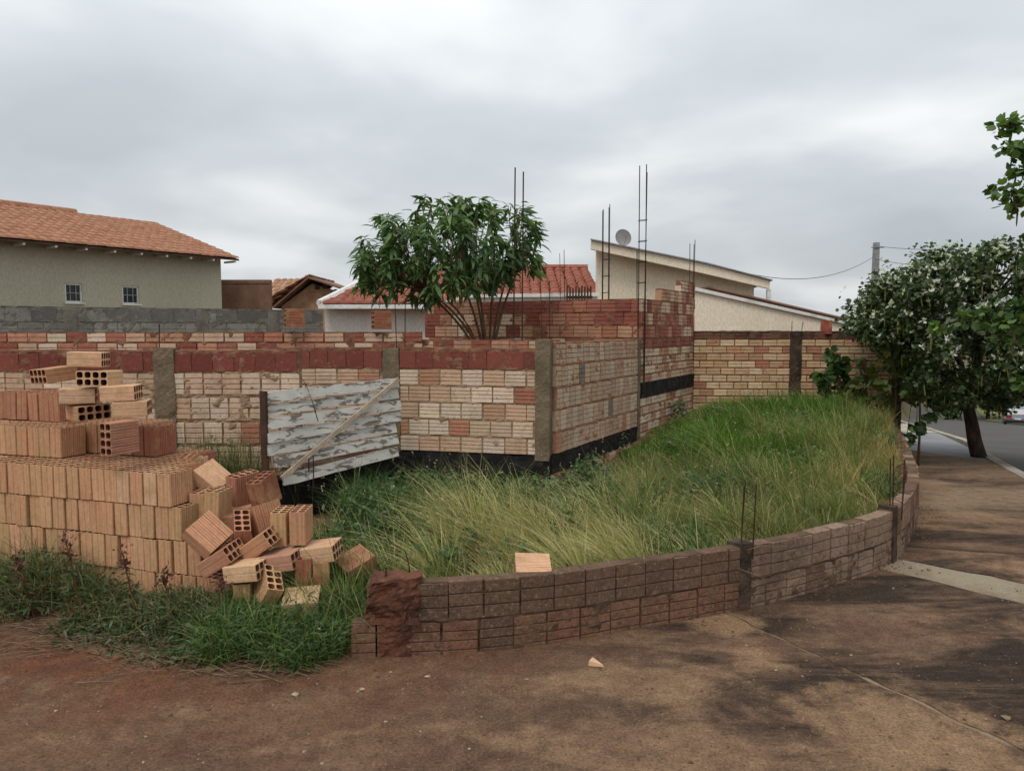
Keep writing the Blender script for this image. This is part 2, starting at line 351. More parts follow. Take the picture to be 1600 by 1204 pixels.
def strip(name, off0, off1, z1, i0, i1, mat, side0=None, side1=None):
    """a low strip with a real step along the kerb line"""
    a = kc[i0:i1] + kn[i0:i1] * off0; b = kc[i0:i1] + kn[i0:i1] * off1; V = []; fcs = []
    for p, q in zip(a, b):
        zp, zq = float(surf(*p)), float(surf(*q))
        V += [(p[0], p[1], zp - .13), (p[0], p[1], zp + z1), (q[0], q[1], zq + z1), (q[0], q[1], zq - .13)]
    for i in range(len(a) - 1):
        for j in range(3): fcs.append((4 * i + j, 4 * i + j + 1, 4 * i + 4 + j + 1, 4 * i + 4 + j))
    o = MB().add(V, fcs).obj(name, mat); tag(o, kind='structure'); return o
strip('kerb', -.13, .0, .006, 0, len(kc), M['kerb'])
far = kc + kn * 9.0; w2 = np.linspace(0, 40, 12)
i0 = int(np.argmin(np.abs(kc[:, 1] - 14)))
VX = far[i0:, 0][None] + kn[i0:, 0][None] * w2[:, None]; VY = far[i0:, 1][None] + kn[i0:, 1][None] * w2[:, None]
tag(link('grass_verge', gridmesh('grass_verge', VX, VY, surf(VX, VY) - .06, M['verge'])), kind='structure')
# ------------------------------------------------------------------ low wall line and lot outline
LW = [(-.83, 3.62), (-.32, 3.66), (.195, 3.78), (.69, 3.98), (1.34, 4.25), (2.01, 4.63), (2.68, 5.13), (3.30, 5.95), (3.75, 6.75), (4.15, 7.6), (4.92, 9.25), (5.42, 10.3)]
lw = resample(LW, .03); lws = np.concatenate([[0], np.cumsum(np.linalg.norm(np.diff(lw, axis=0), axis=1))])
def lwp(s): return np.array([np.interp(s, lws, lw[:, 0]), np.interp(s, lws, lw[:, 1])])
def lwt(s): d = lwp(min(s + .05, lws[-1])) - lwp(max(s - .05, 0)); return d / np.linalg.norm(d)
def lw_s_at_px(px):
    best = np.argmin(np.abs(800 + F * lw[:, 0] / lw[:, 1] / 1.0 - px) + (lws > 4.6) * 500); return lws[best]
# pavement slabs: joints where the photograph shows them
def jitter_line(a, b, n, amp):
    a, b = np.array(a, float), np.array(b, float); nrm = np.array([-(b - a)[1], (b - a)[0]]); nrm /= np.linalg.norm(nrm)
    out = []
    for i in range(n + 1):
        t = i / n; k = 0 if i in (0, n) else mnoise.noise(Vector((a[0] * 3 + t * 9, b[1] * 5, t * 17))) * amp
        out.append(tuple(a + (b - a) * t + nrm * k))
    return out
pav = tag(empty('pavement', (0, 0, 0)), kind='structure')
def slab(poly, mat, z=0.0, thick=.12, name='slab'):
    P = [(p[0], p[1], float(surf(*p)) + z) for p in poly]; n = len(P)
    import bmesh
    bm = bmesh.new(); vs_ = [bm.verts.new(p) for p in P]; f = bm.faces.new(vs_)
    ex = bmesh.ops.extrude_face_region(bm, geom=[f]); 
    for v in ex['geom']:
        if isinstance(v, bmesh.types.BMVert): v.co.z -= thick
    bmesh.ops.triangulate(bm, faces=bm.faces[:]); bmesh.ops.recalc_face_normals(bm, faces=bm.faces[:])
    me = bpy.data.meshes.new(name); bm.to_mesh(me); bm.free(); me.materials.append(mat)
    return link(name, me, pav)
def lwpts(s0, s1, inset=.05):
    out = []
    for s in np.linspace(s0, s1, max(2, int((s1 - s0) / .25))):
        p = lwp(s); t = lwt(s); out.append((p[0] - t[1] * inset, p[1] + t[0] * inset))
    return out
sJ1 = lws[np.argmin(np.hypot(lw[:, 0] - 1.24, lw[:, 1] - 4.21))]; sJ2 = lws[np.argmin(np.hypot(lw[:, 0] - 2.55, lw[:, 1] - 5.02))]; sJ3 = lws[np.argmin(np.hypot(lw[:, 0] - 2.80, lw[:, 1] - 5.27))]
kb = kc - kn * .13
def kpt(x=None, y=None):
    i = int(np.argmin(np.abs(kb[:, 1] - y))) if y is not None else int(np.argmin(np.abs(kb[:, 0] - x))); return i
J1a, J1b = lwpts(sJ1, sJ1 + .01)[0], (2.35, 1.95); J1bi = kpt(y=1.7)
J2a = lwpts(sJ2, sJ2 + .01)[0]; J3a = lwpts(sJ3, sJ3 + .01)[0]
kJ1, kJ2, kJ3, kD = kpt(y=1.75), kpt(y=3.55), kpt(y=3.85), kpt(y=9.35)
edgeL = [(-.80, 3.64), (-1.0, 3.44), (-1.4, 3.46), (-1.9, 3.58), (-2.5, 3.80), (-3.0, 3.98), (-4.2, 4.2), (-14, 4.6)]
g = .016
j1 = jitter_line(J1a, kb[kJ1], 90, .016); j2 = jitter_line(J2a, kb[kJ2], 14, .035); j3 = jitter_line(J3a, kb[kJ3], 14, .035)
J0a, J0b = (-2.35, 3.78), (-2.15, -.75)
gw_ = [.004 + .020 * max(0, mnoise.noise(Vector((i * .17, 3.3, 1.2))) + .15) for i in range(len(j1))]
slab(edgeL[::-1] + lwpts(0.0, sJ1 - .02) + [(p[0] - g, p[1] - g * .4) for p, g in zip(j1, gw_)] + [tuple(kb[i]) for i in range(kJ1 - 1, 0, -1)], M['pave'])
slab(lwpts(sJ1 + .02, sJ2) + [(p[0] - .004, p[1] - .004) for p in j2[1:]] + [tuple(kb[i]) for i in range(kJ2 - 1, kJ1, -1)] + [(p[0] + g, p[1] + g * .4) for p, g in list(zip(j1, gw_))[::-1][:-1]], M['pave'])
M['jointfill'] = pmat('joint_filling', (.24, .185, .13), (.05, .038, .028), 3.5, .44, .58, .95, .9, .012, 60)
slab([(p[0] - g + .001, p[1] - g * .4) for p, g in zip(j1, gw_)] + [(p[0] + g - .001, p[1] + g * .4) for p, g in list(zip(j1, gw_))[::-1]], M['jointfill'], -.005, .10, 'joint_filling')
slab([(p[0] + .003, p[1] + .003) for p in j2] + [(p[0] - .003, p[1] - .003) for p in j3[::-1]], M['patch'], -.003, .11)
dl = (5.50, 10.05); dr = tuple(kb[kD])
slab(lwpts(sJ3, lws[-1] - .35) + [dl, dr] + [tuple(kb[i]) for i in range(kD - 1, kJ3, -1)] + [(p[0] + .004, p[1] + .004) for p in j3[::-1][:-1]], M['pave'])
# driveway of the cream house and the pale apron beyond it, both on the falling ground
def sloped(name, poly_a, poly_b, n, m, mat, dz):
    A = resample(poly_a, 10)[:2] if False else None
    U, V_ = np.meshgrid(np.linspace(0, 1, n), np.linspace(0, 1, m))
    a0, a1, b0, b1 = [np.array(q, float) for q in (*poly_a, *poly_b)]
    X = (a0[0] * (1 - U) + a1[0] * U) * (1 - V_) + (b0[0] * (1 - U) + b1[0] * U) * V_
    Y = (a0[1] * (1 - U) + a1[1] * U) * (1 - V_) + (b0[1] * (1 - U) + b1[1] * U) * V_
    return tag(link(name, gridmesh(name, X, Y, surf(X, Y) + dz, mat)), kind='structure')
kE = kpt(y=15.0); kG = kpt(y=24)
sloped('driveway', ((5.50, 10.08), tuple(kb[kD] + np.array((0, .03)))), ((6.9, 15.4), tuple(kb[kE])), 8, 12, M['drive'], -.012)
sloped('apron', ((6.93, 15.45), tuple(kb[kE] + np.array((.0, .05)))), ((9.4, 24.3), tuple(kb[kG])), 8, 12, M['kerb'], -.01)
# soil of the lot
def edge_y(x): return np.interp(x, [-14, -4.2, -3.0, -2.5, -1.9, -1.4, -1.0, -.8], [4.6, 4.2, 3.98, 3.80, 3.58, 3.46, 3.44, 3.62])
def lotz(x, y):
    x = np.asarray(x, float); y = np.asarray(y, float); s = .487 * x + .873 * y
    return .05 + .07 * ss(2.8, 4.4, s) + .36 * ss(5.4, 10.2, s)
lxs = np.arange(-9, 6.2, .06); lys = np.arange(3.2, 14, .06); LX, LY = np.meshgrid(lxs, lys)
def side_of_lowwall(X, Y):
    """> 0 inside the lot: distance from the low wall's face"""
    P = np.stack([X.ravel(), Y.ravel()], 1); res = np.empty(len(P)); C = lw[::6]; T = np.gradient(C, axis=0); T /= np.linalg.norm(T, axis=1)[:, None]
    for k in range(0, len(P), 20000):
        d = P[k:k + 20000, None, :] - C[None]; i = np.argmin((d ** 2).sum(-1), 1)
        dd = d[np.arange(len(i)), i]; res[k:k + 20000] = -T[i, 1] * dd[:, 0] + T[i, 0] * dd[:, 1]
    return res.reshape(X.shape)
SD = side_of_lowwall(LX, LY)
EY = edge_y(LX); leftpart = LX < -.80
tap = np.where(leftpart, ss(0.0, .35, LY - EY), 1.0)
nzv = fnoise(np.stack([LX.ravel(), LY.ravel(), np.zeros(LX.size)], 1), 2.2).reshape(LX.shape) * .03 + fnoise(np.stack([LX.ravel(), LY.ravel(), np.zeros(LX.size)], 1), 9).reshape(LX.shape) * .012
LZ = np.where(leftpart, lotz(LX, LY) * tap + nzv * tap + .004 - .10 * (LY < EY - .03), lotz(LX, LY) + nzv)
LZ = np.where((~leftpart) & (SD < .045), -.10, LZ)
LZ = np.where((~leftpart) & (LX > 5.5), -.10, LZ)
tag(link('lot_soil', gridmesh('lot_soil', LX, LY, LZ, M['dirt'])), kind='structure')
def soil(x, y):
    i = int(np.clip(round((y - 3.2) / .06), 0, len(lys) - 1)); j = int(np.clip(round((x + 9) / .06), 0, len(lxs) - 1)); return float(LZ[i, j])

# ================================================================== bricks and walls
def rib_brick(L, H, T, strips, mat, depth=.011, gw=.011):
    """fired brick with ribbed long faces (local x length, y 0 = face, z up)"""
    fr = []; h = H / strips
    for i in range(strips):
        z0 = i * h; z1 = z0 + h; a = gw / 2 if i else .003; b = gw / 2 if i < strips - 1 else .003
        fr += [(depth, z0), (0, z0 + a), (0, z1 - b)]
    fr += [(depth, H)]
    bk = [(T - p[0], p[1]) for p in reversed(fr)]
    m = MB().prism(fr + bk, -L / 2, L / 2); me = m.mesh('brick', mat); recalc(me); return me
BM = {}
def bmesh_for(L, H, T, strips, matname):
    k = (round(L, 3), round(H, 3), round(T, 3), strips, matname)
    if k not in BM: BM[k] = rib_brick(L, H, T, strips, M[matname])
    return BM[k]
CREAM = [(.64, .485, .345), (.58, .41, .285), (.68, .54, .41), (.60, .43, .305), (.54, .355, .24), (.66, .515, .385)]
ORNG = [(.46, .235, .145), (.42, .185, .115), (.48, .275, .17)]
REDS = [(.30, .095, .068), (.33, .11, .078), (.26, .08, .06), (.36, .14, .095)]
BAND = [(.20, .058, .043), (.18, .052, .04), (.22, .066, .049)]
LOWC = [(.185, .112, .072), (.20, .122, .079), (.17, .102, .066)]
def pick(pal, j=.06):
    c = random.choice(pal); k = 1 + random.uniform(-j, j) * 1.5; return tuple(min(1, v * k * (1 + random.uniform(-.03, .03))) for v in c)
def mixpal(*wp):
    def f():
        r = random.random(); acc = 0
        for wgt, p in wp:
            acc += wgt
            if r <= acc: return pick(p)
        return pick(wp[-1][1])
    return f
def wall(root, path, tang, s0, s1, z0, courses, T=.09, mortar='mortar', joint=.014, rough=.008, recess=.007, gaps=(), trim=None, res=.018, vj=None, capz=.011):
    """courses: list of dicts(h,L,strips,mat,pal,off); path(s)->(x,y). Bricks one by one; bed of mortar behind."""
    z = z0; zs = [z0]; vj = vj or joint
    for ci, c in enumerate(courses):
        h, L = c['h'], c['L']; s = s0 - c.get('off', 0) * (L + joint); cs0 = c.get('s0', s0); cs1 = c.get('s1', s1)
        s = cs0 - c.get('off', 0) * (L + vj)
        while s < cs1 - .02:
            a = max(s, cs0); b = min(s + L * random.uniform(.94, 1.0), cs1); s = b + vj * random.uniform(.6, 1.5) if b < cs1 else s + L + vj
            ln = b - a
            if ln < .025: continue
            mid = (a + b) / 2
            if any(g0 < mid < g1 and zz0 < z + h / 2 < zz1 for g0, g1, zz0, zz1 in gaps): continue
            p = path(mid); t = tang(mid); me = bmesh_for(L, h, T, c['strips'], c['mat'])
            out = random.uniform(-.003, .003)
            M4 = frame((p[0] + t[1] * out, p[1] - t[0] * out), t, z) @ Matrix.Rotation(random.uniform(-.014, .014), 4, 'Y') @ Matrix.Diagonal((ln / L, 1, random.uniform(.95, 1.0), 1))
            link('brick', me, root, M4, c['pal']())
        z += h + joint; zs.append(z)
    top = z - joint
    # mortar bed: front skin uneven, so the joints are never ruled lines
    ns = max(2, int((s1 - s0) / res)); nz_ = max(2, int((top - z0) / res)); V = []; fc = []
    ss_ = np.linspace(s0 + .001, s1 - .001, ns + 1); zz = np.linspace(z0, top + capz, nz_ + 1); sd = random.uniform(0, 50)
    for zi in zz:
        jn = min(abs(zi - q + joint / 2) for q in zs)
        for si in ss_:
            p = path(si); t = tang(si); k = recess - rough * 1.9 * mnoise.noise(Vector((si * 11 + sd, zi * 13, sd))) - rough * .9 * mnoise.noise(Vector((si * 33, zi * 37, sd))) - (.004 if jn < .012 else 0)
            k = max(k, -.008); V.append((p[0] - t[1] * k, p[1] + t[0] * k, zi))
    for zi in zz[[0, -1]]:
        for si in ss_:
            p = path(si); t = tang(si); V.append((p[0] - t[1] * (T - .008), p[1] + t[0] * (T - .008), zi))
    n1 = ns + 1; nn = n1 * (nz_ + 1)
    for j in range(nz_):
        for i in range(ns): a = j * n1 + i; fc.append((a, a + 1, a + n1 + 1, a + n1))
    for i in range(ns):
        a = nz_ * n1 + i; b = nn + n1 + i; fc += [(a, a + 1, b + 1, b), (b, b + 1, nn + i + 1, nn + i), (nn + i, nn + i + 1, i + 1, i)]
    for i in (0, ns):
        fc.append(tuple(j * n1 + i for j in range(nz_ + 1)) + (nn + n1 + i, nn + i))
    MB().add(V, fc).obj('mortar', M[mortar], root)
    return top
def straight(A, B):
    A, B = np.array(A[:2], float), np.array(B[:2], float); L = np.linalg.norm(B - A); t = (B - A) / L
    return (lambda s: A + t * s), (lambda s: t), L
def rough_box(name, mat, parent, A, tn, w_, d, z0, z1, amp=.008, res=.03, y0=0.0):
    """rough cast column: width along tn, depth away from the viewer"""
    nx, ny, nz_ = max(2, int(w_ / res)), max(2, int(d / res)), max(2, int((z1 - z0) / res)); V = {}; verts = []; faces = []
    def vid(i, j, k):
        if (i, j, k) not in V:
            p = Vector((w_ * i / nx, y0 + d * j / ny, z0 + (z1 - z0) * k / nz_)); q = p + Vector((A[0], A[1], 0)) * 1.7
            p += Vector((mnoise.noise(q * 9), mnoise.noise(q * 9 + Vector((7, 3, 1))), mnoise.noise(q * 9 + Vector((1, 9, 4))) * (1 if k else 0))) * amp
            p += Vector((mnoise.noise(q * 31), mnoise.noise(q * 31 + Vector((7, 3, 1))), 0)) * amp * .5
            V[(i, j, k)] = len(verts); verts.append(p)
        return V[(i, j, k)]
    for i in range(nx):
        for k in range(nz_):
            for j in (0, ny): faces.append((vid(i, j, k), vid(i + 1, j, k), vid(i + 1, j, k + 1), vid(i, j, k + 1)))
    for j in range(ny):
        for k in range(nz_):
            for i in (0, nx): faces.append((vid(i, j, k), vid(i, j + 1, k), vid(i, j + 1, k + 1), vid(i, j, k + 1)))
    for i in range(nx):
        for j in range(ny):
            for k in (0, nz_): faces.append((vid(i, j, k), vid(i + 1, j, k), vid(i + 1, j + 1, k), vid(i, j + 1, k)))
    M4 = frame(A, tn, 0); return MB().add([M4 @ v for v in verts], faces).obj(name, mat, parent)
# ------------------------------------------------------------------ the half-built house: front walls
CN = (.33, 6.60)
def crs(h, L, strips, mat, pal, n, offs=(.0, .5), **k):
    return [dict(h=h, L=L, strips=strips, mat=mat, pal=pal, off=offs[i % len(offs)] + random.uniform(0, .12), **k) for i in range(n)]
cream = mixpal((.90, CREAM), (.07, ORNG), (.03, REDS)); creamred = mixpal((.72, CREAM), (.14, ORNG), (.14, REDS))
band = mixpal((1, BAND)); redmix = mixpal((.5, ORNG), (.3, REDS), (.2, CREAM)); redtop = mixpal((.25, ORNG), (.75, REDS)); lowmix = mixpal((.42, CREAM), (.33, REDS), (.25, ORNG))
GREYB = [(.17, .16, .15)]
# front wall, middle bay with the board leaning on it and the bay to the corner column
rootA = empty('brick_wall', (-.9, 6.9, .3), 'cream and red front wall of the unfinished house, from leaning boards to corner column', 'wall')
pA, tA, LA = straight((-1.10, 6.93), (.33, 6.60))
zt = wall(rootA, pA, tA, .05, LA - .10, .52, crs(.141, .195, 4, 'wallbrick', creamred, 5), rough=.007, recess=.009)
wall(rootA, pA, tA, .05, LA - .10, zt + .012, crs(.165, .172, 1, 'redbrick', band, 1), joint=.006, mortar='mortar_red')
rough_box('foundation_beam', M['bitumen'], rootA, pA(.0) , tA(0), LA + .012, .14, -.05, .508, .016, .04, -.004)
rough_box('concrete_column', M['concrete'], rootA, pA(-.12), tA(0), .165, .12, .50, 1.478, .007, .03, -.008)
rough_box('mortar_bead', M['mortar_red'], rootA, pA(.05), tA(0), LA - .16, .075, 1.465, 1.484, .009, .03, .008)
pB, tB, LB = straight((-2.25, 7.03), (-1.22, 6.96))
zb = wall(rootA, pB, tB, 0, LB - .002, .52, crs(.141, .195, 4, 'wallbrick', cream, 5), rough=.007, recess=.009)
wall(rootA, pB, tB, 0, LB - .002, zb + .012, crs(.165, .172, 1, 'redbrick', band, 1), joint=.006, mortar='mortar_red')
rough_box('mortar_bead', M['mortar_red'], rootA, pB(.0), tB(0), LB, .075, 1.465, 1.484, .009, .03, .008)
# slab edge under the boards, tarred
pS, tS, LS = straight((-1.86, 5.72), (-1.10, 6.72))
rough_box('foundation_beam', M['bitumen'], rootA, pS(0), tS(0), LS + .14, .16, -.05, .47, .016, .04, 0)
# left bay, nearer to the camera
rootC = empty('brick_wall', (-3, 6.1, .1), 'pale cream front wall with dark red top course, behind the stack of bricks', 'wall')
pC, tC, LC = straight((-5.1, 6.16), (-1.76, 6.10)); c0, c1 = 2.165, 2.275
for a_, b_ in ((0, c0 - .02), (c1 + .02, LC)):
    zc_ = wall(rootC, pC, tC, a_, b_, .09, crs(.178, .15, 4, 'wallbrick', mixpal((.97, CREAM), (.03, ORNG)), 6, (.0, .35)), joint=.027, vj=.013, rough=.011)
    wall(rootC, pC, tC, a_, b_, zc_ + .012, crs(.152, .172, 1, 'redbrick', band, 1), joint=.006, mortar='mortar_red')
    rough_box('mortar_bead', M['mortar_red'], rootC, pC(a_), tC(0), b_ - a_, .075, 1.463, 1.482, .009, .03, .008)
rough_box('concrete_column', M['concrete'], rootC, pC(c0 - .03), tC(0), c1 - c0 + .06, .12, 0, 1.496, .009, .03, -.012)
# side wall running back from the corner column
rootR = empty('brick_wall', (.9, 7.6, .2), 'cream side wall on a black tarred base, right of the corner column', 'wall')
pR, tR, LR = straight((.36, 6.62), (1.51, 8.70))
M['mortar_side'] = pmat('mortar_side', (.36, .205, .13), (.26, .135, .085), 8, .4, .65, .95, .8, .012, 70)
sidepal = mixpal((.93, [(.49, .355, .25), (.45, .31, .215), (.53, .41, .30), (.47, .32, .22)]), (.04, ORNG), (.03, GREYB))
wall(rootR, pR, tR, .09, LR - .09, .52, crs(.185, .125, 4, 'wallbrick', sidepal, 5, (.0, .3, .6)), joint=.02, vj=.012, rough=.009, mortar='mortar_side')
rough_box('concrete_column', M['concrete'], rootR, pA(LA - .125), tA(0), .135, .17, .47, 1.56, .006, .03, -.012)
rough_box('concrete_column', M['concrete'], rootR, pR(LR - .085), tR(0), .08, .11, .30, 1.545, .006, .03, -.006)
rough_box('foundation_beam', M['bitumen'], rootR, pR(.015), tR(0), LR, .13, .345, .508, .018, .035, -.004)
wall(rootR, pR, tR, .02, LR, -.04, crs(.09, .19, 2, 'wallbrick', mixpal((.7, CREAM), (.3, ORNG)), 4), joint=.005, mortar='mortar_red')
rootR2 = empty('brick_wall', (2.1, 9.7, .4), 'far stepped part of the side wall, red bricks over pale bricks and a tarred band', 'wall')
pQ, tQ, LQ = straight((1.53, 8.735), (2.63, 10.68))
tanpal = mixpal((.75, CREAM), (.25, ORNG))
wall(rootR2, pQ, tQ, 0, LQ, .12, crs(.09, .19, 2, 'wallbrick', tanpal, 7), mortar='mortar_red')
rough_box('foundation_beam', M['bitumen'], rootR2, pQ(0), tQ(0), LQ, .10, .845, 1.015, .018, .035, -.012)
z_ = wall(rootR2, pQ, tQ, 0, LQ, 1.02, crs(.09, .19, 2, 'wallbrick', tanpal, 4), mortar='mortar_red')
z_ = wall(rootR2, pQ, tQ, 0, LQ, z_ + .012, crs(.11, .19, 2, 'redbrick', mixpal((1, REDS)), 1), mortar='mortar_red')
z_ = wall(rootR2, pQ, tQ, 0, LQ, z_ + .012, crs(.14, .17, 3, 'redbrick', redmix, 3, (.2, .7, .0)), mortar='mortar_red')
z_ = wall(rootR2, pQ, tQ, .72, LQ, z_ + .012, crs(.14, .17, 3, 'redbrick', redmix, 1), mortar='mortar_red')
z_ = wall(rootR2, pQ, tQ, 1.55, LQ, z_ + .012, crs(.14, .17, 3, 'redbrick', redmix, 1), mortar='mortar_red')
# inner cross wall behind the small tree
rootI2 = empty('brick_wall', (.2, 9.4, .6), 'taller reddish inner wall with a ragged top, behind the small tree', 'wall')
pI, tI, LI = straight((-1.20, 10.22), (1.47, 8.72))
rough_box('lower_wall', M['mortar_red'], rootI2, pI(0), tI(0), LI, .08, .4, 1.235, .006, .12, .004)
zi = wall(rootI2, pI, tI, .0, LI, 1.25, crs(.14, .18, 3, 'redbrick', redmix, 4, (0, .5)), mortar='mortar_red', res=.03)
zi = wall(rootI2, pI, tI, .05, LI, zi + .012, crs(.14, .18, 3, 'redbrick', mixpal((.4, ORNG), (.6, REDS)), 1, (.3,)), mortar='mortar_red', res=.03)
# low inner wall parallel to the front
rootI1 = empty('brick_wall', (-3, 7.7, .5), 'low inner wall of red and cream bricks, seen over the dark red top course', 'wall')
pJ, tJ, LJ = straight((-6.0, 7.62), (-.95, 7.80))
rough_box('lower_wall', M['mortar_red'], rootI1, pJ(0), tJ(0), LJ, .08, .3, 1.30, .006, .15, .004)
wall(rootI1, pJ, tJ, 0, LJ, 1.312, crs(.092, .195, 2, 'wallbrick', lowmix, 3), mortar='mortar_red', res=.03)
rootI3 = empty('brick_wall', (-.2, 7.85, .5), 'lowest inner wall of orange and red bricks, just behind the front top course under the tree', 'wall')
pK, tK, LK = straight((-1.03, 7.87), (.52, 7.90))
rough_box('lower_wall', M['mortar_red'], rootI3, pK(0), tK(0), LK, .08, .3, 1.22, .006, .15, .004)
wall(rootI3, pK, tK, 0, LK, 1.23, crs(.092, .195, 2, 'redbrick', redmix, 3), mortar='mortar_red', res=.03)
# ------------------------------------------------------------------ boundary wall of small yellowish bricks
rootW = empty('boundary_wall', (4, 10.6, .3), 'yellowish small-brick boundary wall at the back of the grassy lot, with a black column', 'wall')
pW, tW, LW_ = straight((2.62, 10.64), (5.43, 10.50)); M['mortar_orange'] = pmat('mortar_orange', (.31, .135, .08), (.20, .085, .05), 6, .4, .65, .95, .8, .012, 60); YEL = [(.62, .44, .26), (.57, .375, .215), (.66, .49, .31), (.59, .39, .23), (.50, .28, .16)]
cw0, cw1 = (3.98 - 2.62), (4.13 - 2.62); wp = mixpal((.97, YEL), (.03, ORNG))
for a_, b_ in ((0, cw0), (cw1, LW_)):
    zw = wall(rootW, pW, tW, a_, b_, .40, crs(.088, .19, 2, 'wallbrick', wp, 11), joint=.014, mortar='mortar_orange', recess=.012, rough=.009, res=.025)
    wall(rootW, pW, tW, a_, b_, zw + .012, crs(.085, .19, 2, 'redbrick', mixpal((.5, [(.12, .05, .035)]), (.5, [(.20, .09, .06)])), 1), mortar='mortar_low', res=.03)
rough_box('concrete_column', M['darkcon'], rootW, pW(cw0 - .01), tW(0), cw1 - cw0 + .02, .12, .3, 1.62, .010, .03, -.012)
rough_box('concrete_column', M['darkcon'], rootW, pW(LW_), tW(0), .12, .12, .0, 1.62, .010, .03, -.02)
rough_box('mortar_bead', M['mortar_low'], rootW, pW(0), tW(0), LW_, .085, 1.610, 1.632, .014, .04, .0)
# ------------------------------------------------------------------ grey wall of the neighbour on the left
rootG = empty('grey_block_wall', (-5, 10.8, .5), 'weathered grey block wall below the olive house', 'wall')
pG, tG, LG = straight((-8.6, 8.50), (-3.06, 12.0)); GREY = [(.255, .24, .21), (.28, .265, .235), (.22, .208, .185)]; DGREY = [(.14, .133, .118), (.17, .16, .142)]
rough_box('lower_wall', M['mortar_grey'], rootG, pG(0), tG(0), LG, .12, .0, 1.35, .006, .3, .004)
zg = wall(rootG, pG, tG, 0, LG, 1.362, crs(.19, .29, 2, 'greyblock', mixpal((1, GREY)), 2), joint=.01, T=.13, mortar='mortar_grey', recess=.003, res=.04)
wall(rootG, pG, tG, 0, LG, zg + .01, crs(.19, .29, 1, 'greyblock', mixpal((.7, DGREY), (.3, GREY)), 1), joint=.01, T=.13, mortar='mortar_grey', recess=.003, res=.04)
for px in (112, 318, 428):
    k = (px - 800) / F; s_ = next(s for s in np.linspace(0, LG, 2000) if pG(s)[0] / pG(s)[1] >= k)
    rough_box('column', M['mortar_grey'], rootG, pG(s_ - .08), tG(0), .16, .14, 1.30, 1.93, .005, .05, -.008)
# ------------------------------------------------------------------ low curved wall along the pavement
rootL = empty('low_curved_wall', (1.2, 4.3, 0), 'low two-course brick wall, dark with moss, curving along the pavement', 'wall')
sP2 = lws[np.argmin(np.hypot(lw[:, 0] - 1.36, lw[:, 1] - 4.26))]; sP3 = lws[np.argmin(np.hypot(lw[:, 0] - 2.72, lw[:, 1] - 5.17))]; sEnd = lws[np.argmin(np.abs(lw[:, 1] - 9.2))]
def lowpal(red, dark, grey):
    def f(): return pick(random.choices([[(.28, .142, .088), (.26, .13, .082)], LOWC, [(.35, .235, .165), (.37, .25, .178), (.33, .215, .15)]], (red, dark, grey))[0])
    return f
def lowseg(a_, b_, pal_lo, pal_hi, hi0=None, L=.182):
    wall(rootL, lwp, lwt, a_, b_, -.03, [dict(h=.205, L=L, strips=4, mat='lowbrick', pal=pal_lo, off=.25)], mortar='mortar_low', recess=.007, joint=.011, rough=.010, capz=.003)
    wall(rootL, lwp, lwt, hi0 or a_, b_, .1795, [dict(h=.20, L=L, strips=3, mat='lowbrick', pal=pal_hi, off=.0)], mortar='mortar_low', recess=.011, joint=.011, rough=.009, capz=-.004)
lowseg(.02, .14, lowpal(1, 0, 0), lowpal(1, 0, 0), .10)
lowseg(.15, sP2 - .03, lowpal(.95, .05, 0), lowpal(.0, 1, 0), .33)
lowseg(sP2 + .045, sP3 - .03, lowpal(.0, .12, .88), lowpal(.0, .0, 1)); lowseg(sP3 + .045, sEnd, lowpal(.0, .1, .9), lowpal(.15, .0, .85))
rough_box('rough_stub', M['redcon'], rootL, lwp(.115), lwt(.25), .25, .115, .17, .415, .034, .018, -.012)
rough_box('mortar_smear', M['redcon'], rootL, lwp(.16), lwt(.25), .15, .05, -.03, .2, .022, .018, -.010)
for s_, z1 in ((sP2 - .035, .40), (sP3 - .035, .40)): rough_box('concrete_column', M['darkcon'], rootL, lwp(s_), lwt(s_ + .04), .085, .115, -.04, z1, .008, .02, -.012)
# ------------------------------------------------------------------ steel bars
def rods(name, label, base, tops, rad=.005, ties=(), group='column steel', zig=None):
    """a cage of bars standing in a column: each bar a part, each tie a part"""
    r = empty(name, base, label, 'rebar', group); b = Vector(base)
    for (dx, dy, h, lx, ly) in tops:
        MB().tube([b + Vector((dx, dy, 0)), b + Vector((dx + lx * .4, dy + ly * .4, h * .5)), b + Vector((dx + lx, dy + ly, h))], rad, 5).obj('bar', M['rust'], r)
    for z, hw in ties:
        q = [b + Vector((sx * hw, sy * hw, z + .004 * sx)) for sx, sy in ((-1, -1), (1, -1), (1, 1), (-1, 1), (-1, -1))]
        MB().tube(q, rad * .6, 4).obj('tie', M['rust'], r)
    if zig:
        n, h, hw = zig
        MB().tube([b + Vector(((-1) ** i * hw, 0, .12 + (h - .12) * i / n)) for i in range(n + 1)], rad * .8, 4).obj('zigzag_tie', M['rust'], r)
    return r
def cage(px, ytop, Y, z0, label, hw=.035, n=4, tie=.22, rad=.005, maxtie=None, tops=None):
    b = at(px, 515, Y); top = at(px, ytop, Y).z; h = top - z0; d = [(-hw, -hw), (hw, -hw), (hw, hw), (-hw, hw)][:n]
    bars = [(dx, dy, h * (1 if not tops else tops[i]) + random.uniform(-.05, .03), random.uniform(-.02, .02), random.uniform(-.02, .02)) for i, (dx, dy) in enumerate(d)]
    return rods('rebar_cage', label, (b.x, Y, z0), bars, rad, [(z, hw + .006) for z in np.arange(.1, (maxtie or h * .72), tie)])
cage(1002, 254, 8.74, .9, 'tallest rebar cage, rising from the corner of the red inner wall', .04, 4, .24, .006, 2.1, (1, 1, .95, .62))
cage(946, 322, 9.08, 1.2, 'rebar cage in front of the cream house, left of the dish', .038, 4, .20, .005, 1.35)
cage(809, 268, 7.95, 1.1, 'pair of long steel bars rising through the crown of the small tree', .045, 2, .3, .008, .9)
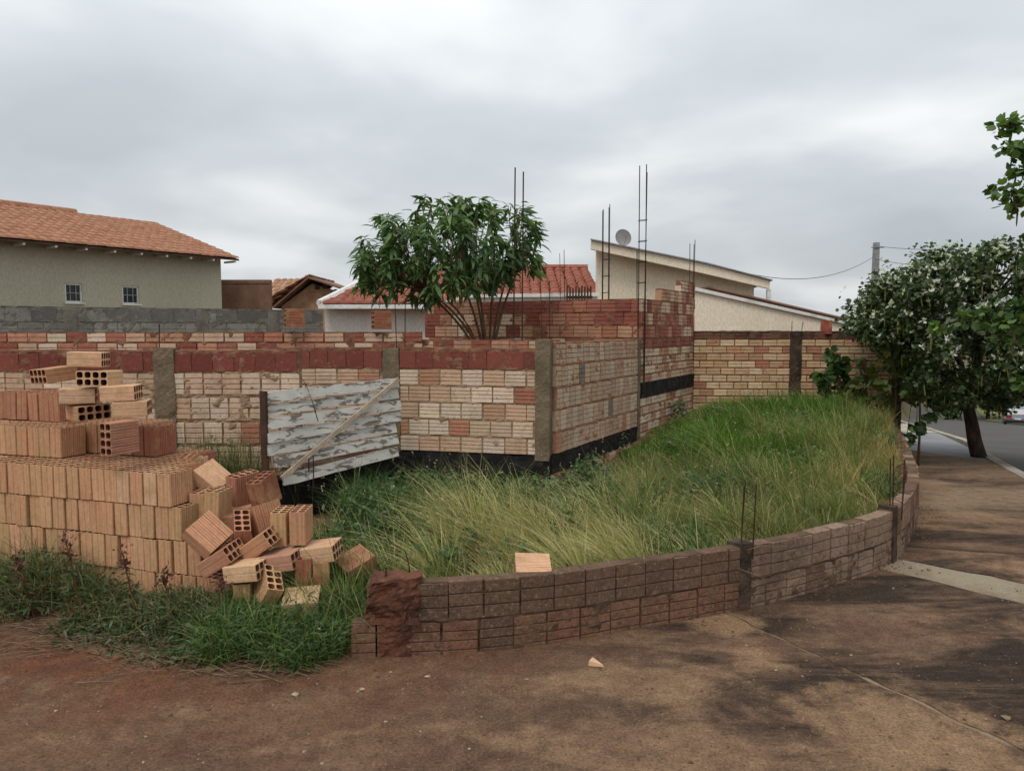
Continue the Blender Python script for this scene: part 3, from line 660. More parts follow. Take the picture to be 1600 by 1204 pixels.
cage(1079, 376, 10.55, 2.1, 'thin bars at the stepped end of the side wall, before the cream house', .03, 3, .3, .005, .1)
cage(879, 392, 10.6, 1.9, 'thin bars against the red roof, right of the small tree', .03, 3, .3, .004, .1)
cage(627, 466, 7.75, 1.15, 'pair of short bars left of the small tree, above the front wall', .04, 2, .3, .005, .1)
cage(853, 432, 6.72, 1.40, 'two thin bars rising out of the corner column', .035, 2, .3, .004, .1)
cage(253, 506, 6.2, 1.42, 'single short bar on the column of the left bay', .02, 1, .3, .005, .05)
cage(1242, 498, 10.62, 1.58, 'short bars on the black column of the boundary wall', .07, 2, .3, .005, .05)
b_ = at(1170, 757, 4.27); rods('rebar_cage', 'rebar cage standing in the low wall, in front of the grass', (b_.x, 4.27, .30), [(-.038, .0, .44, .012, 0), (-.03, .03, .46, .02, 0), (.036, .01, .45, .012, 0)], .0042, zig=(7, .42, .034))
b_ = at(1404, 712, 5.20); rods('rebar_cage', 'rebar cage in the low wall where it bends to the right', (b_.x, 5.20, .30), [(-.045, 0, .44, -.012, 0), (-.01, .03, .46, -.01, 0), (.045, .01, .43, .005, 0), (.02, -.03, .36, .02, 0)], .0045, zig=(8, .40, .036))
cage(601, 876, 3.70, .36, 'short rusty bar standing out of the red end stub of the low wall', .012, 1, .3, .006, .02)
b_ = at(640, 930, 3.70); q = rods('rebar_cage', 'thin bent bar beside the short bar on the end stub', (b_.x, 3.70, .38), [(0, 0, .06, .0, 0)], .004)
MB().tube([(b_.x, 3.70, .44), (b_.x - .02, 3.71, .52), (b_.x - .08, 3.72, .55), (b_.x - .13, 3.72, .60)], .003, 5).obj('bar', M['rust'], q)
# ------------------------------------------------------------------ leaning boards
PL, PR = Vector((-1.90, 5.60, 0)), Vector((-1.035, 6.68, 0)); dv = (PR - PL); LP = dv.length
rp = empty('board_panel', (PL.x, PL.y, .5), 'panel of peeling white planks with a diagonal batten, leaning in the doorway', 'board panel')
lean = .10
for i in range(7):
    z0 = .50 + i * .099 + random.uniform(-.004, .004); e0 = [.10, .04, .0, .005, .01, 0, .004][i]; e1 = LP - [.10, .085, .08, .015, .005, .01, .0][i]
    off = -lean * (1 - i / 7) + random.uniform(-.009, .009)
    nseg = 10; V = []; fc = []
    M4 = frame(PL, dv)
    for k in range(nseg + 1):
        x = e0 + (e1 - e0) * k / nseg; w0 = mnoise.noise(Vector((x * 6, i * 3.3, 0))) * .006; w1 = mnoise.noise(Vector((x * 6, i * 3.3 + 1.5, 4))) * .006
        sl = x * .028 - (.05 * (1 - x / LP) if i == 0 else 0)
        for (yy, zz) in ((0, w0), (0, .080 + w1), (.022, .080 + w1), (.022, w0)): V.append(M4 @ Vector((x, off + lean / 7 - .026 * (1 - zz / .09) + yy, z0 + zz + sl)))
    for k in range(nseg):
        for j in range(4): fc.append((4 * k + j, 4 * k + (j + 1) % 4, 4 * k + 4 + (j + 1) % 4, 4 * k + 4 + j))
    fc += [(3, 2, 1, 0), (4 * nseg, 4 * nseg + 1, 4 * nseg + 2, 4 * nseg + 3)]
    MB().add(V, fc).obj('plank', M['peel'], rp)
M4 = frame(PL, dv); bt = MB(); p0, p1 = Vector((.06, -.125, .52)), Vector((LP - .02, -.022, 1.205)); dd = (p1 - p0).normalized(); nn = Vector((0, -1, .12)).normalized(); sd_ = dd.cross(nn)
bt.add([M4 @ (p + sd_ * a * .017 + nn * b) for p in (p0, p1) for a, b in ((-1, 0), (1, 0), (1, .02), (-1, .02))], [(0, 1, 2, 3), (7, 6, 5, 4), (0, 4, 5, 1), (1, 5, 6, 2), (2, 6, 7, 3), (3, 7, 4, 0)])
bt.obj('batten', pmat('pale_batten', (.46, .38, .31), (.32, .25, .2), 9, .4, .65), rp)
MB().box((-.004, -.05, .56), (.014, .03, 1.185), M4).obj('end_post', M['darkwood'], rp)
wr = MB().tube([at(462, 578, 5.9), at(478, 600, 5.55), at(489, 630, 5.6), at(497, 658, 5.62)], .0035, 4).obj('loose_wire', M['rust'], None)
tag(wr, 'thin dark wire hanging over the peeling boards', 'wire')
c = at(486, 722, 5.80); rods('rebar_cage', 'two short dark bars standing before the foot of the peeling boards', (c.x, 5.80, .40), [(-.018, 0, .25, 0, 0), (.018, 0, .25, 0, 0)], .005)
# ------------------------------------------------------------------ hollow bricks
def hollow_brick():
    """8-hole clay block: x .09, y .19, holes along z .19, notched between the cells"""
    nx, ny = 2, 4; cx, cy = .09 / nx, .19 / ny; hz = .095; V = []; idx = {}; F_ = []
    def vert(p):
        k = tuple(round(c, 5) for c in p)
        if k not in idx: idx[k] = len(V); V.append(p)
        return idx[k]
    par = [0, .07, .27, .33, .39, .61, .67, .73, .93]
    def outer(i, j):
        x0, y0 = -.045 + i * cx, -.095 + j * cy; pts = []
        for e in range(4):
            for t in par:
                u, v = [(t, 0), (1, t), (1 - t, 1), (0, 1 - t)][e]; pts.append((x0 + u * cx, y0 + v * cy))
        out = []
        for (x, y) in pts:
            gx_ = abs(abs(x) - .045) < 1e-6; gy_ = abs(abs(y) - .095) < 1e-6
            fy = ((y + .095) / cy) % 1; fx = ((x + .045) / cx) % 1
            if gx_ and not gy_: x -= math.copysign(0.0068 if (fy < 1e-4 or fy > .9999) else .0040 if (abs(fy - .33) < .01 or abs(fy - .67) < .01) else 0, x)
            if gy_ and not gx_ and (fx < 1e-4 or fx > .9999): y -= math.copysign(.0025, y)
            if gx_ and gy_: x -= math.copysign(.002, x); y -= math.copysign(.002, y)
            out.append((x, y))
        return out
    def inner(i, j):
        xc, yc = -.045 + (i + .5) * cx, -.095 + (j + .5) * cy; pts = []
        for e in range(4):
            for t in par:
                u, v = [(t, 0), (1, t), (1 - t, 1), (0, 1 - t)][e]; a = math.atan2(v - .5, u - .5)
                r = .0188 * (1 + .10 * (math.cos(2 * a) ** 2 < .5)); pts.append((xc + math.cos(a) * r, yc + math.sin(a) * r))
        return pts
    CELL = []
    for i in range(nx):
        for j in range(ny):
            o, q = outer(i, j), inner(i, j); n = len(o)
            for s in (-1, 1):
                for k in range(n):
                    k2 = (k + 1) % n; f = [vert((*o[k], s * hz)), vert((*o[k2], s * hz)), vert((*q[k2], s * hz)), vert((*q[k], s * hz))]
                    F_.append(f if s > 0 else f[::-1])
            for k in range(n):
                k2 = (k + 1) % n; CELL.append(len(F_)); F_.append([vert((*q[k], hz)), vert((*q[k2], hz)), vert((*q[k2], -hz)), vert((*q[k], -hz))])
                ex = [(i == 0 and 27 <= k), (i == nx - 1 and 9 <= k < 18), (j == 0 and k < 9), (j == ny - 1 and 18 <= k < 27)]
                if any(ex): F_.append([vert((*o[k], -hz)), vert((*o[k2], -hz)), vert((*o[k2], hz)), vert((*o[k], hz))])
    m = MB().add(V, F_); me = m.mesh('hollow_brick', M['newbrick']); me.materials.append(pmat('dark_cell_clay', (.20, .085, .05), (.14, .06, .036), 30, .4, .6, .95, .3, .003, 90))  # second material: cell walls coloured darker than the outer faces
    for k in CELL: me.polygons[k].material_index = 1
    return me
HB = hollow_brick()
NEWB = [(.54, .300, .172), (.525, .282, .162), (.56, .325, .19), (.54, .312, .175), (.51, .265, .152)]; NEWR = [(.34, .135, .085), (.37, .155, .10)]; PALE = [(.60, .38, .235), (.62, .405, .26)]; OLIVE = [(.48, .295, .155), (.50, .305, .165)]
AX = Vector((.956, -.294, 0)); BX = Vector((.294, .956, 0)); ORG = Vector((-1.97, 4.20, 0))
def stackbrick(s, b, z, label, group, pal, long=False, tilt=(0, 0)):
    p = ORG + AX * s + BX * b; az = math.atan2(AX.y, AX.x) + (math.pi / 2 if long else 0) + random.uniform(-.03, .03)
    M4 = Matrix.Translation((p.x, p.y, z + .095)) @ Matrix.Rotation(az, 4, 'Z') @ Matrix.Rotation(tilt[0] + random.uniform(-.012, .012), 4, 'X') @ Matrix.Rotation(tilt[1] + random.uniform(-.015, .015), 4, 'Y') @ Matrix.Rotation(random.choice((0, math.pi)), 4, 'X')
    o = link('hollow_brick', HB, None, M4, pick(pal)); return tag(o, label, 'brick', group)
G0 = 'clay bricks stacked upright'
NTH = ['first', 'second', 'third', 'fourth', 'fifth', 'sixth', 'seventh', 'eighth', 'ninth', 'tenth', 'eleventh', 'twelfth', 'thirteenth', 'fourteenth', 'fifteenth', 'sixteenth', 'seventeenth', 'eighteenth', 'nineteenth', 'twentieth', 'twenty-first', 'twenty-second', 'twenty-third']
ordinals = {'F': ('lowest', .045, .545, -1.40), 'E': ('second lowest', .240, .19, -1.45), 'D': ('third', .436, .065, -1.45)}
for key, (word, z, s1, s0) in ordinals.items():
    s = s1 - .045; i = 0
    while s > s0:
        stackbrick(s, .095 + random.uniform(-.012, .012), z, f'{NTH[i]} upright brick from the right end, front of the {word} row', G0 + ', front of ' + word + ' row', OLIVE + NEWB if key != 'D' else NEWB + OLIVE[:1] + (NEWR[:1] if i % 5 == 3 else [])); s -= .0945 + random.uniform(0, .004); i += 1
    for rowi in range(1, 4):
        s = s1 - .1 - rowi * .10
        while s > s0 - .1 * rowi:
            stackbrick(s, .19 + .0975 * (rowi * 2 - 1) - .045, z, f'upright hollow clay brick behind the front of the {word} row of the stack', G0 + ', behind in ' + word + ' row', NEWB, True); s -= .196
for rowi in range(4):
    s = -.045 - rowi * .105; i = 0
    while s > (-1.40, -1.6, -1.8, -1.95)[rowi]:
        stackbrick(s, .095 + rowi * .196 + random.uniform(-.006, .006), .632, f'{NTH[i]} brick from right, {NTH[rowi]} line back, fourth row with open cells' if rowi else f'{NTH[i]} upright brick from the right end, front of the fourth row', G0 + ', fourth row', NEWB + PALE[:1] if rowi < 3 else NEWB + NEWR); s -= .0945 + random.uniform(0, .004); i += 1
for rowi, (b, s1, s0) in enumerate(((.31, -1.04, -1.6), (.53, -.50, -1.95), (.73, -.7, -1.9))):
    s = s1 - .045; i = 0
    while s > s0:
        if not (rowi == 1 and -1.3 < s < -1.15):
            stackbrick(s, b, .828, f'{NTH[i]} brick from right, {NTH[rowi]} line back, fifth row under the loose bricks', G0 + ', fifth row', NEWR if (rowi == 1 and i < 2) else NEWB)
        s -= .0955; i += 1
for i in range(6):
    stackbrick(-1.37 - i * .0955, .56 + random.uniform(-.01, .01), 1.024, f'{NTH[i]} reddish brick from right in the topmost standing row at left edge', G0 + ', topmost row', [(.40, .185, .11), (.43, .21, .13)], False, (random.uniform(-.05, .05), random.uniform(-.03, .03)))
    if i < 5: stackbrick(-1.40 - i * .0955, .76, 1.024, 'upright brick behind the topmost standing row at the left edge', G0 + ', topmost row, behind', NEWR)
def loose(px, py, Y, az, mode, label, pal, roll=0, pitch=0, group='loose clay bricks fallen from the stack'):
    """centre on the pixel at depth Y; az = where the holes (or, upright, the broad side) look; roll = clockwise turn as seen"""
    c = at(px, py, Y); a = R(az); h = Vector((math.cos(a), math.sin(a), 0)); up = Vector((0, 0, 1))
    if mode == 'flat': z, x = h, up
    elif mode == 'edge': z = h; x = Vector((-h.y, h.x, 0))
    else: z, x = up, h
    y = z.cross(x); B = Matrix((x, y, z)).transposed().to_4x4()
    v = (c - Vector((0, 0, EYE))).normalized(); sidev = v.cross(up).normalized()
    M4 = Matrix.Translation(c) @ Matrix.Rotation(R(roll), 4, v) @ Matrix.Rotation(R(pitch), 4, sidev) @ B
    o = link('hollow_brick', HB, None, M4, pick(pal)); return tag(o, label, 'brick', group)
def loose_ax(px, py, Y, ax, nm, label, pal, group='loose clay bricks fallen from the stack'):
    """ax = way of the holes, nm = way of the thin axis, both as (right, up, towards the camera)"""
    c = at(px, py, Y); t = (Vector((0, 0, EYE)) - c).normalized(); r = Vector((0, 0, 1)).cross(t).normalized(); u = t.cross(r)
    z = (r * ax[0] + u * ax[1] + t * ax[2]).normalized(); x = (r * nm[0] + u * nm[1] + t * nm[2]); x = (x - z * x.dot(z)).normalized(); y = z.cross(x)
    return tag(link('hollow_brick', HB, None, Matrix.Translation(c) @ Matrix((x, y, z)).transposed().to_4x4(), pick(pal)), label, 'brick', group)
T_ = 'loose clay bricks lying on top of the stack'
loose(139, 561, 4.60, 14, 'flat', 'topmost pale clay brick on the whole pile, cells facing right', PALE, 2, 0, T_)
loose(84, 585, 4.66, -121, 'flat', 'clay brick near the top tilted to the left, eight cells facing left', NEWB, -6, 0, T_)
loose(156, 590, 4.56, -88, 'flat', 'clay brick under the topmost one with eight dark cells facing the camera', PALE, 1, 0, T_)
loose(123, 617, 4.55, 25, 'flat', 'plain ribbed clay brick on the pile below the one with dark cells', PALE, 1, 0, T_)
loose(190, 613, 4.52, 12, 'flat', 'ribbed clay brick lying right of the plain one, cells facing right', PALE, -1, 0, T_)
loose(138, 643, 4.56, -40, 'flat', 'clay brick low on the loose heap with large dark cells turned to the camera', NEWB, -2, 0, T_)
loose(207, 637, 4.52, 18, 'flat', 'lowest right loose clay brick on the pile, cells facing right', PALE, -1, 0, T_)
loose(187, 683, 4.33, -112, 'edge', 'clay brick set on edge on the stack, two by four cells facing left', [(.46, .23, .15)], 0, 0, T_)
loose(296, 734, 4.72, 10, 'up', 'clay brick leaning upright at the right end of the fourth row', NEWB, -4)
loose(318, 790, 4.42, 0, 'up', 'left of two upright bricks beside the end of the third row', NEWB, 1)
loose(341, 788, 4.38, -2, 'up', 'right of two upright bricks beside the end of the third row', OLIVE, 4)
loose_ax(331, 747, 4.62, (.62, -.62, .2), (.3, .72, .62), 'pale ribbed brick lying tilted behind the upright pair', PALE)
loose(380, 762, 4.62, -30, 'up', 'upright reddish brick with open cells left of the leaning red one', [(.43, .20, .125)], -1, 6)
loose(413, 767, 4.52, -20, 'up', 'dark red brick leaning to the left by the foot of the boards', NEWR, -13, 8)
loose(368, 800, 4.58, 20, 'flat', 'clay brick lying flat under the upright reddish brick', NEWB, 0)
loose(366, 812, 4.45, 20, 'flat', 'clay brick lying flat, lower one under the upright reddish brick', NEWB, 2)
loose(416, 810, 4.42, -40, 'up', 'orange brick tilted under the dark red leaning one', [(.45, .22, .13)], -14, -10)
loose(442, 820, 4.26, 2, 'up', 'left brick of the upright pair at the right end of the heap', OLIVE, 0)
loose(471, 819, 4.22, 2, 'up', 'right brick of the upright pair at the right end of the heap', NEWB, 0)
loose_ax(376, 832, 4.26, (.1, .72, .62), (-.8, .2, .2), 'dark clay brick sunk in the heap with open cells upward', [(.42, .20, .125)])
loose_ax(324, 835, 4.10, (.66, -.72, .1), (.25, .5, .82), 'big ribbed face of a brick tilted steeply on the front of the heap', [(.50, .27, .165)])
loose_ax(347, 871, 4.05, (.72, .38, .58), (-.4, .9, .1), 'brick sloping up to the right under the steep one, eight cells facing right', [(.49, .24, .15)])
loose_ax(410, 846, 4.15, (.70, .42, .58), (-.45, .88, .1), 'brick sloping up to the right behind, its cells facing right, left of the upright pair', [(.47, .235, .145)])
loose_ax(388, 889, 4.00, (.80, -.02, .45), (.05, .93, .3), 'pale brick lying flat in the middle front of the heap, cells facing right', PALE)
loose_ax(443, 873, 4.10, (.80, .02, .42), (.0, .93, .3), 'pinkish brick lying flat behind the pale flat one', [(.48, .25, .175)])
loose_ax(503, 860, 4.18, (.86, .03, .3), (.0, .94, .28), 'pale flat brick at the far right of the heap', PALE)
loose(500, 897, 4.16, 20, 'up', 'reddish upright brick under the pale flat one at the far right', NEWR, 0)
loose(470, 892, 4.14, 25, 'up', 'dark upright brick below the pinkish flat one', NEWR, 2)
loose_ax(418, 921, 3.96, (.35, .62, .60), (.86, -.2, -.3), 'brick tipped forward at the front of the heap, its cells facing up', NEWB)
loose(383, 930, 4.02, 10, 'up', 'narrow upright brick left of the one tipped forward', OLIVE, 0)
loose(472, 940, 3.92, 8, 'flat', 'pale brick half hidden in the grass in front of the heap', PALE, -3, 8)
loose(556, 880, 4.30, 30, 'flat', 'old red brick lying askew in the grass right of the heap', [(.33, .15, .10)], -18, 16)
loose(832, 889, 3.92, -176, 'flat', 'pale brick lying behind the low wall, in the grass', PALE, 4, 14)
loose(460, 497, 7.68, -150, 'edge', 'brick standing on the low inner wall, in front of the grey wall', [(.42, .17, .11)], 0, 0, 'bricks set on the inner walls')
loose(596, 500, 7.78, -150, 'edge', 'brick standing on the low inner wall, in front of the white house', [(.40, .16, .10)], 0, 0, 'bricks set on the inner walls')
loose(1291, 511, 10.60, 0, 'up', 'single red brick standing on top of the boundary wall', [(.33, .085, .06)], 0, 0, 'bricks set on the inner walls')
# ================================================================== houses round the lot
def wall_open(name, mat, parent, M4, L, z0, z1, thick, openings=()):
    """plaster wall with real openings (x0,x1,z0,z1) in one band"""
    m = MB()
    if openings:
        oz0, oz1 = openings[0][2], openings[0][3]
        m.box((0, 0, z0), (L, thick, oz0), M4); m.box((0, 0, oz1), (L, thick, z1), M4); x = 0
        for (a, b, _, _) in openings: m.box((x, 0, oz0), (a, thick, oz1), M4); x = b
        m.box((x, 0, oz0), (L, thick, oz1), M4)
    else: m.box((0, 0, z0), (L, thick, z1), M4)
    return m.obj(name, mat, parent)
def tiles(name, parent, mat, e0, e1, up, cw=.2, rl=.34, lim=None, height=.05):
    """rows of half-round clay tiles from the eave e0-e1 along 'up'; lim(u) -> (v0, v1) clips a hip"""
    e0, e1, up = Vector(e0), Vector(e1), Vector(up); ev = e1 - e0; L = ev.length; ed = ev / L; ul = up.length; ud = up / ul; nrm = ed.cross(ud).normalized()
    if nrm.z < 0: nrm = -nrm
    nc = int(L / cw); nr = int(ul / rl) + 1; V = []; T = []
    for i in range(nc):
        u = (i + .5) * L / nc; v0, v1 = (0, ul) if lim is None else lim(u)
        for j in range(nr):
            a = max(v0, j * rl); b = min(v1, (j + 1) * rl + .05)
            if b - a < .04: continue
            jx = random.uniform(-.008, .008); jz = random.uniform(-.004, .006); base = len(V)
            for v, lift, wd in ((a, .022, .54), (b, .0, .46)):
                for k in range(5):
                    ang = math.pi * k / 4; p = e0 + ed * (u + jx - math.cos(ang) * cw * wd) + ud * v + nrm * (math.sin(ang) * height + lift + jz); V.append(p)
            for k in range(4): q = base + k; T += [(q, q + 1, q + 6), (q, q + 6, q + 5)]
            T += [(base, base + 2, base + 1), (base, base + 3, base + 2), (base, base + 4, base + 3)]
    o = link(name, npmesh(name, np.array([tuple(v) for v in V]), np.array(T), mat), parent); o['kind'] = 'stuff'
    return o
def window(parent, M4, x0, x1, z0, z1, bars=(2, 1), depth=.06):
    m = MB(); f = .035
    m.box((x0, depth - .03, z0), (x0 + f, depth + .02, z1), M4); m.box((x1 - f, depth - .03, z0), (x1, depth + .02, z1), M4)
    m.box((x0 + f, depth - .03, z1 - f), (x1 - f, depth + .02, z1), M4); m.box((x0 + f, depth - .03, z0), (x1 - f, depth + .02, z0 + f), M4)
    w_ = m.obj('window', M['whitewood'], parent)
    MB().box((x0 + f, depth + .0, z0 + f), (x1 - f, depth + .008, z1 - f), M4).obj('pane', M['glass'], w_)
    for i in range(bars[0]):
        x = x0 + (x1 - x0) * (i + 1) / (bars[0] + 1); MB().box((x - .008, depth - .02, z0 + f), (x + .008, depth - .004, z1 - f), M4).obj('glazing_bar', M['metalgrey'], w_)
    for i in range(bars[1]):
        z = z0 + (z1 - z0) * (i + 1) / (bars[1] + 1); MB().box((x0 + f, depth - .026, z - .008), (x1 - f, depth - .021, z + .008), M4).obj('glazing_bar', M['metalgrey'], w_)
    MB().box((x0 - .03, -.05, z0 - .035), (x1 + .03, depth, z0 - .002), M4).obj('sill', M['whitewood'], w_)
    return w_
# ---- olive house on the left
E0, ED = Vector((-10.4, 15.0)), Vector((.577, .816)); NI = Vector((-.816, .577))
A0 = E0 - ED * 5.0; hl = empty('house', (A0.x, A0.y, 0), 'olive plastered house with orange tiled roof on the left', 'house')
wo = A0 + NI * .5; MW = frame(wo, ED); LWL = 5.0 + 5.40
def kof(px, o=wo, d=ED):
    r = (px - 800) / F; return (r * o.y - o.x) / (d.x - r * d.y)
ops = []
for (xa, xb, ya, yb) in ((106, 133, 444, 473), (195, 221, 447, 475)):
    ka, kb_ = kof(xa), kof(xb); Yc = wo.y + ED.y * (ka + kb_) / 2; ops.append((ka, kb_, 1.65 + (515 - yb) / F * Yc, 1.65 + (515 - ya) / F * Yc))
zmn, zmx = min(o[2] for o in ops), max(o[3] for o in ops); zm0, zm1 = .5 * (ops[0][2] + ops[1][2]), .5 * (ops[0][3] + ops[1][3])
ops = [(a, b, zm0, zm1) for a, b, _, _ in ops]
wall_open('wall', M['plaster_green'], hl, MW, LWL, 0, 3.585, .15, ops)
MB().box((LWL - .15, .152, 0), (LWL, 7.0, 3.44), MW).obj('wall', M['plaster_green'], hl)
for o in ops: window(hl, MW, *o)
RISE, RUN = 1.24, 4.0; EV = 3.50; kend = 5.62
e0 = Vector((A0.x, A0.y, EV)); e1 = Vector((*(E0 + ED * kend), EV)); upv = Vector((NI.x * RUN, NI.y * RUN, RISE))
tiles('roof_tiles', hl, M['tile_orange'], e0, e1, upv, .21, .36)
rdk = MB().add([e0 - Vector((0, 0, .012)), e1 - Vector((0, 0, .012)), e1 + upv - Vector((0, 0, .012)), e0 + upv - Vector((0, 0, .012)), e0 - Vector((0, 0, .05)), e1 - Vector((0, 0, .05)), e1 + upv - Vector((0, 0, .05)), e0 + upv - Vector((0, 0, .05))],
         [(0, 1, 2, 3), (7, 6, 5, 4), (0, 4, 5, 1), (1, 5, 6, 2), (2, 6, 7, 3), (3, 7, 4, 0)]).obj('roof_deck', M['darkwood'], hl)
up2 = Vector((NI.x * RUN, NI.y * RUN, -RISE)); rt0, rt1 = e0 + upv, e1 + upv
MB().add([rt0 - Vector((0, 0, .012)), rt1 - Vector((0, 0, .012)), rt1 + up2, rt0 + up2, rt0 - Vector((0, 0, .05)), rt1 - Vector((0, 0, .05)), rt1 + up2 - Vector((0, 0, .04)), rt0 + up2 - Vector((0, 0, .04))], [(0, 1, 2, 3), (7, 6, 5, 4), (0, 4, 5, 1), (1, 5, 6, 2), (2, 6, 7, 3), (3, 7, 4, 0)]).obj('roof_deck', M['tile_orange'], hl)
k_ = .6
while k_ < 5.0 + kend:      # rafter tails below the eave
    p = A0 + ED * k_; MB().box((-.022, .02, EV - .10), (.022, .5, EV - .053), frame(p, ED)).obj('rafter_tail', M['whitewood'], hl); k_ += .62
k_ = 0.0
while k_ < 5 + 3.1:        # ridge caps, laid only on the left
    p = rt0 + (rt1 - rt0).normalized() * k_; MB().tube([p + Vector((0, 0, .02)), p + Vector((*(ED * .42), .035))], [.12, .10], 8).obj('ridge_tile', M['tile_orange'], hl); k_ += .4
# ---- brown wall and hut between the houses
br = empty('brown_wall', (-7.6, 20.5, 0), 'raw brown rendered wall between the olive house and the hut', 'wall'); 
pl, pr_ = at(345, 480, 20.6), at(423, 480, 20.6); zt_ = at(380, 437, 20.6).z
MB().box((pl.x, 20.6, 0), (pr_.x, 20.75, zt_ - .10)).obj('wall', M['brownwall'], br); MB().box((pl.x, 20.58, zt_ - .098), (pr_.x, 20.77, zt_)).obj('coping', M['brownwall'], br)
hut = empty('hut', (-6.5, 23.5, 0), 'small raw brick hut with a tan tiled gable roof, between olive and white houses', 'house')
g0, g1, gp = at(440, 478, 23), at(541, 452, 23), at(487, 437, 23); gl = at(423, 472, 23)
mb = MB(); mb.add([(g0.x, 23, 0), (g1.x - .1, 23, 0), (g1.x - .1, 23, g1.z - .1), (gp.x, 23, gp.z - .12), (g0.x, 23, g0.z), (g0.x, 26, 0), (g1.x - .1, 26, 0), (g1.x - .1, 26, g1.z - .1), (gp.x, 26, gp.z - .12), (g0.x, 26, g0.z)],
       [(0, 1, 2, 3, 4), (9, 8, 7, 6, 5), (0, 5, 6, 1), (1, 6, 7, 2), (4, 9, 5, 0)]); mb.obj('gable_wall', pmat('raw_orange_brick', (.40, .25, .165), (.30, .17, .11), 3, .4, .6, .9, .4, .01, 14), hut)
for (px, py) in ((496, 449), (508, 448)):
    c = at(px, py, 23); MB().box((c.x - .07, 22.97, c.z - .06), (c.x + .07, 22.995, c.z + .06)).obj('vent_hole', M['darkwood'], hut)
MB().add([(g0.x - .15, 22.6, g0.z - .08), (gp.x, 22.6, gp.z + .02), (g1.x + .05, 22.6, g1.z - .06), (g1.x + .05, 22.6, g1.z + .0), (gp.x, 22.6, gp.z + .07), (g0.x - .15, 22.6, g0.z - .03), (g0.x - .15, 26, g0.z - .08), (gp.x, 26, gp.z + .02), (g1.x + .05, 26, g1.z - .06), (g1.x + .05, 26, g1.z), (gp.x, 26, gp.z + .1), (g0.x - .15, 26, g0.z)],
      [(0, 1, 4, 5), (1, 2, 3, 4), (6, 11, 10, 7), (7, 10, 9, 8), (5, 4, 10, 11), (4, 3, 9, 10), (0, 6, 7, 1), (1, 7, 8, 2), (0, 5, 11, 6), (2, 8, 9, 3)]).obj('roof_deck', M['brownwall'], hut)
tiles('roof_tiles', hut, M['tile_tan'], (gl.x - .4, 22.7, at(423, 478, 22.7).z), (gl.x - .4 + .01, 26.0, at(423, 478, 22.7).z), Vector((gp.x - gl.x + .4, 0, gp.z - gl.z + .25)), .2, .36)
tiles('roof_tiles', hut, M['tile_tan'], (at(395, 470, 23.5).x, 23.6, at(430, 474, 23.5).z), (at(470, 470, 23.5).x, 23.6, at(430, 474, 23.5).z), Vector((0, 2.2, at(440, 436, 25.6).z - at(430, 474, 23.5).z)), .2, .36)
# ---- white house with red tiled roof in the middle
hc = empty('house', (-1, 15, 0), 'white house with a red tiled hip roof behind the small tree', 'house')
YE = 14.0; wl, wr_ = at(507, 480, YE + .3), at(700, 480, YE + .3); ze = at(560, 476, YE).z
MB().box((wl.x, YE + .3, -1), (at(945, 480, YE).x, YE + .45, ze - .06)).obj('wall', M['plaster_white'], hc)
MB().box((wl.x, YE + .452, -1), (wl.x + .15, YE + 6, ze - .06)).obj('wall', M['plaster_white'], hc)
ea, eb = Vector((at(499, 476, YE).x, YE, ze)), Vector((at(948, 476, YE).x, YE, ze)); zr = at(800, 421, YE + 3.6).z
Lr = (eb - ea).length; upl = Vector((0, 3.6, zr - ze)); hipd = at(612, 420, YE + 3.6).x - ea.x
tiles('roof_tiles', hc, M['tile_red'], ea, eb, upl, .2, .33, lambda u: (0, upl.length * min(1, (u + .02) / hipd)))
MB().add([ea - Vector((0, 0, .01)), eb - Vector((0, 0, .01)), eb + upl - Vector((0, 0, .01)), ea + Vector((hipd, 0, 0)) + upl - Vector((0, 0, .01)), ea - Vector((0, 0, .05)), eb - Vector((0, 0, .05)), eb + upl - Vector((0, 0, .05)), ea + Vector((hipd, 0, 0)) + upl - Vector((0, 0, .05))],
      [(0, 1, 2, 3), (7, 6, 5, 4), (0, 4, 5, 1), (1, 5, 6, 2), (2, 6, 7, 3), (3, 7, 4, 0)]).obj('roof_deck', M['tile_red'], hc)
MB().box((ea.x - .02, YE - .03, ze - .075), (eb.x, YE - .005, ze + .005)).obj('fascia', M['whitewood'], hc)
hp = ea + Vector((hipd, 0, 0)) + upl
MB().tube([ea + Vector((0, 0, .03)), hp + Vector((0, 0, .06))], .07, 6).obj('hip_ridge', M['whitewood'], hc); MB().tube([hp + Vector((0, 0, .05)), eb + upl + Vector((0, 0, .05))], .075, 6).obj('ridge_tiles', M['tile_red'], hc)
# raised porch bay with its own parapet beam
pa, pb_ = at(690, 470, 13.4), at(934, 470, 13.4)
MB().box((pa.x + .45, 13.45, 0), (pb_.x, 13.6, at(800, 463, 13.4).z)).obj('parapet_wall', M['plaster_white'], hc)
MB().add([(pa.x, 13.38, at(690, 472, 13.4).z), (pa.x + .45, 13.38, at(730, 460, 13.4).z), (pb_.x, 13.38, at(934, 457, 13.4).z), (pb_.x, 13.38, at(934, 463, 13.4).z), (pa.x + .47, 13.38, at(730, 465, 13.4).z), (pa.x, 13.38, at(690, 477, 13.4).z),
          (pa.x, 13.44, at(690, 472, 13.4).z), (pa.x + .45, 13.44, at(730, 460, 13.4).z), (pb_.x, 13.44, at(934, 457, 13.4).z), (pb_.x, 13.44, at(934, 463, 13.4).z), (pa.x + .47, 13.44, at(730, 465, 13.4).z), (pa.x, 13.44, at(690, 477, 13.4).z)],
         [(0, 1, 4, 5), (1, 2, 3, 4), (11, 10, 7, 6), (10, 9, 8, 7), (0, 6, 7, 1), (1, 7, 8, 2), (5, 4, 10, 11), (4, 3, 9, 10), (2, 8, 9, 3), (0, 5, 11, 6)]).obj('fascia', M['whitewood'], hc)
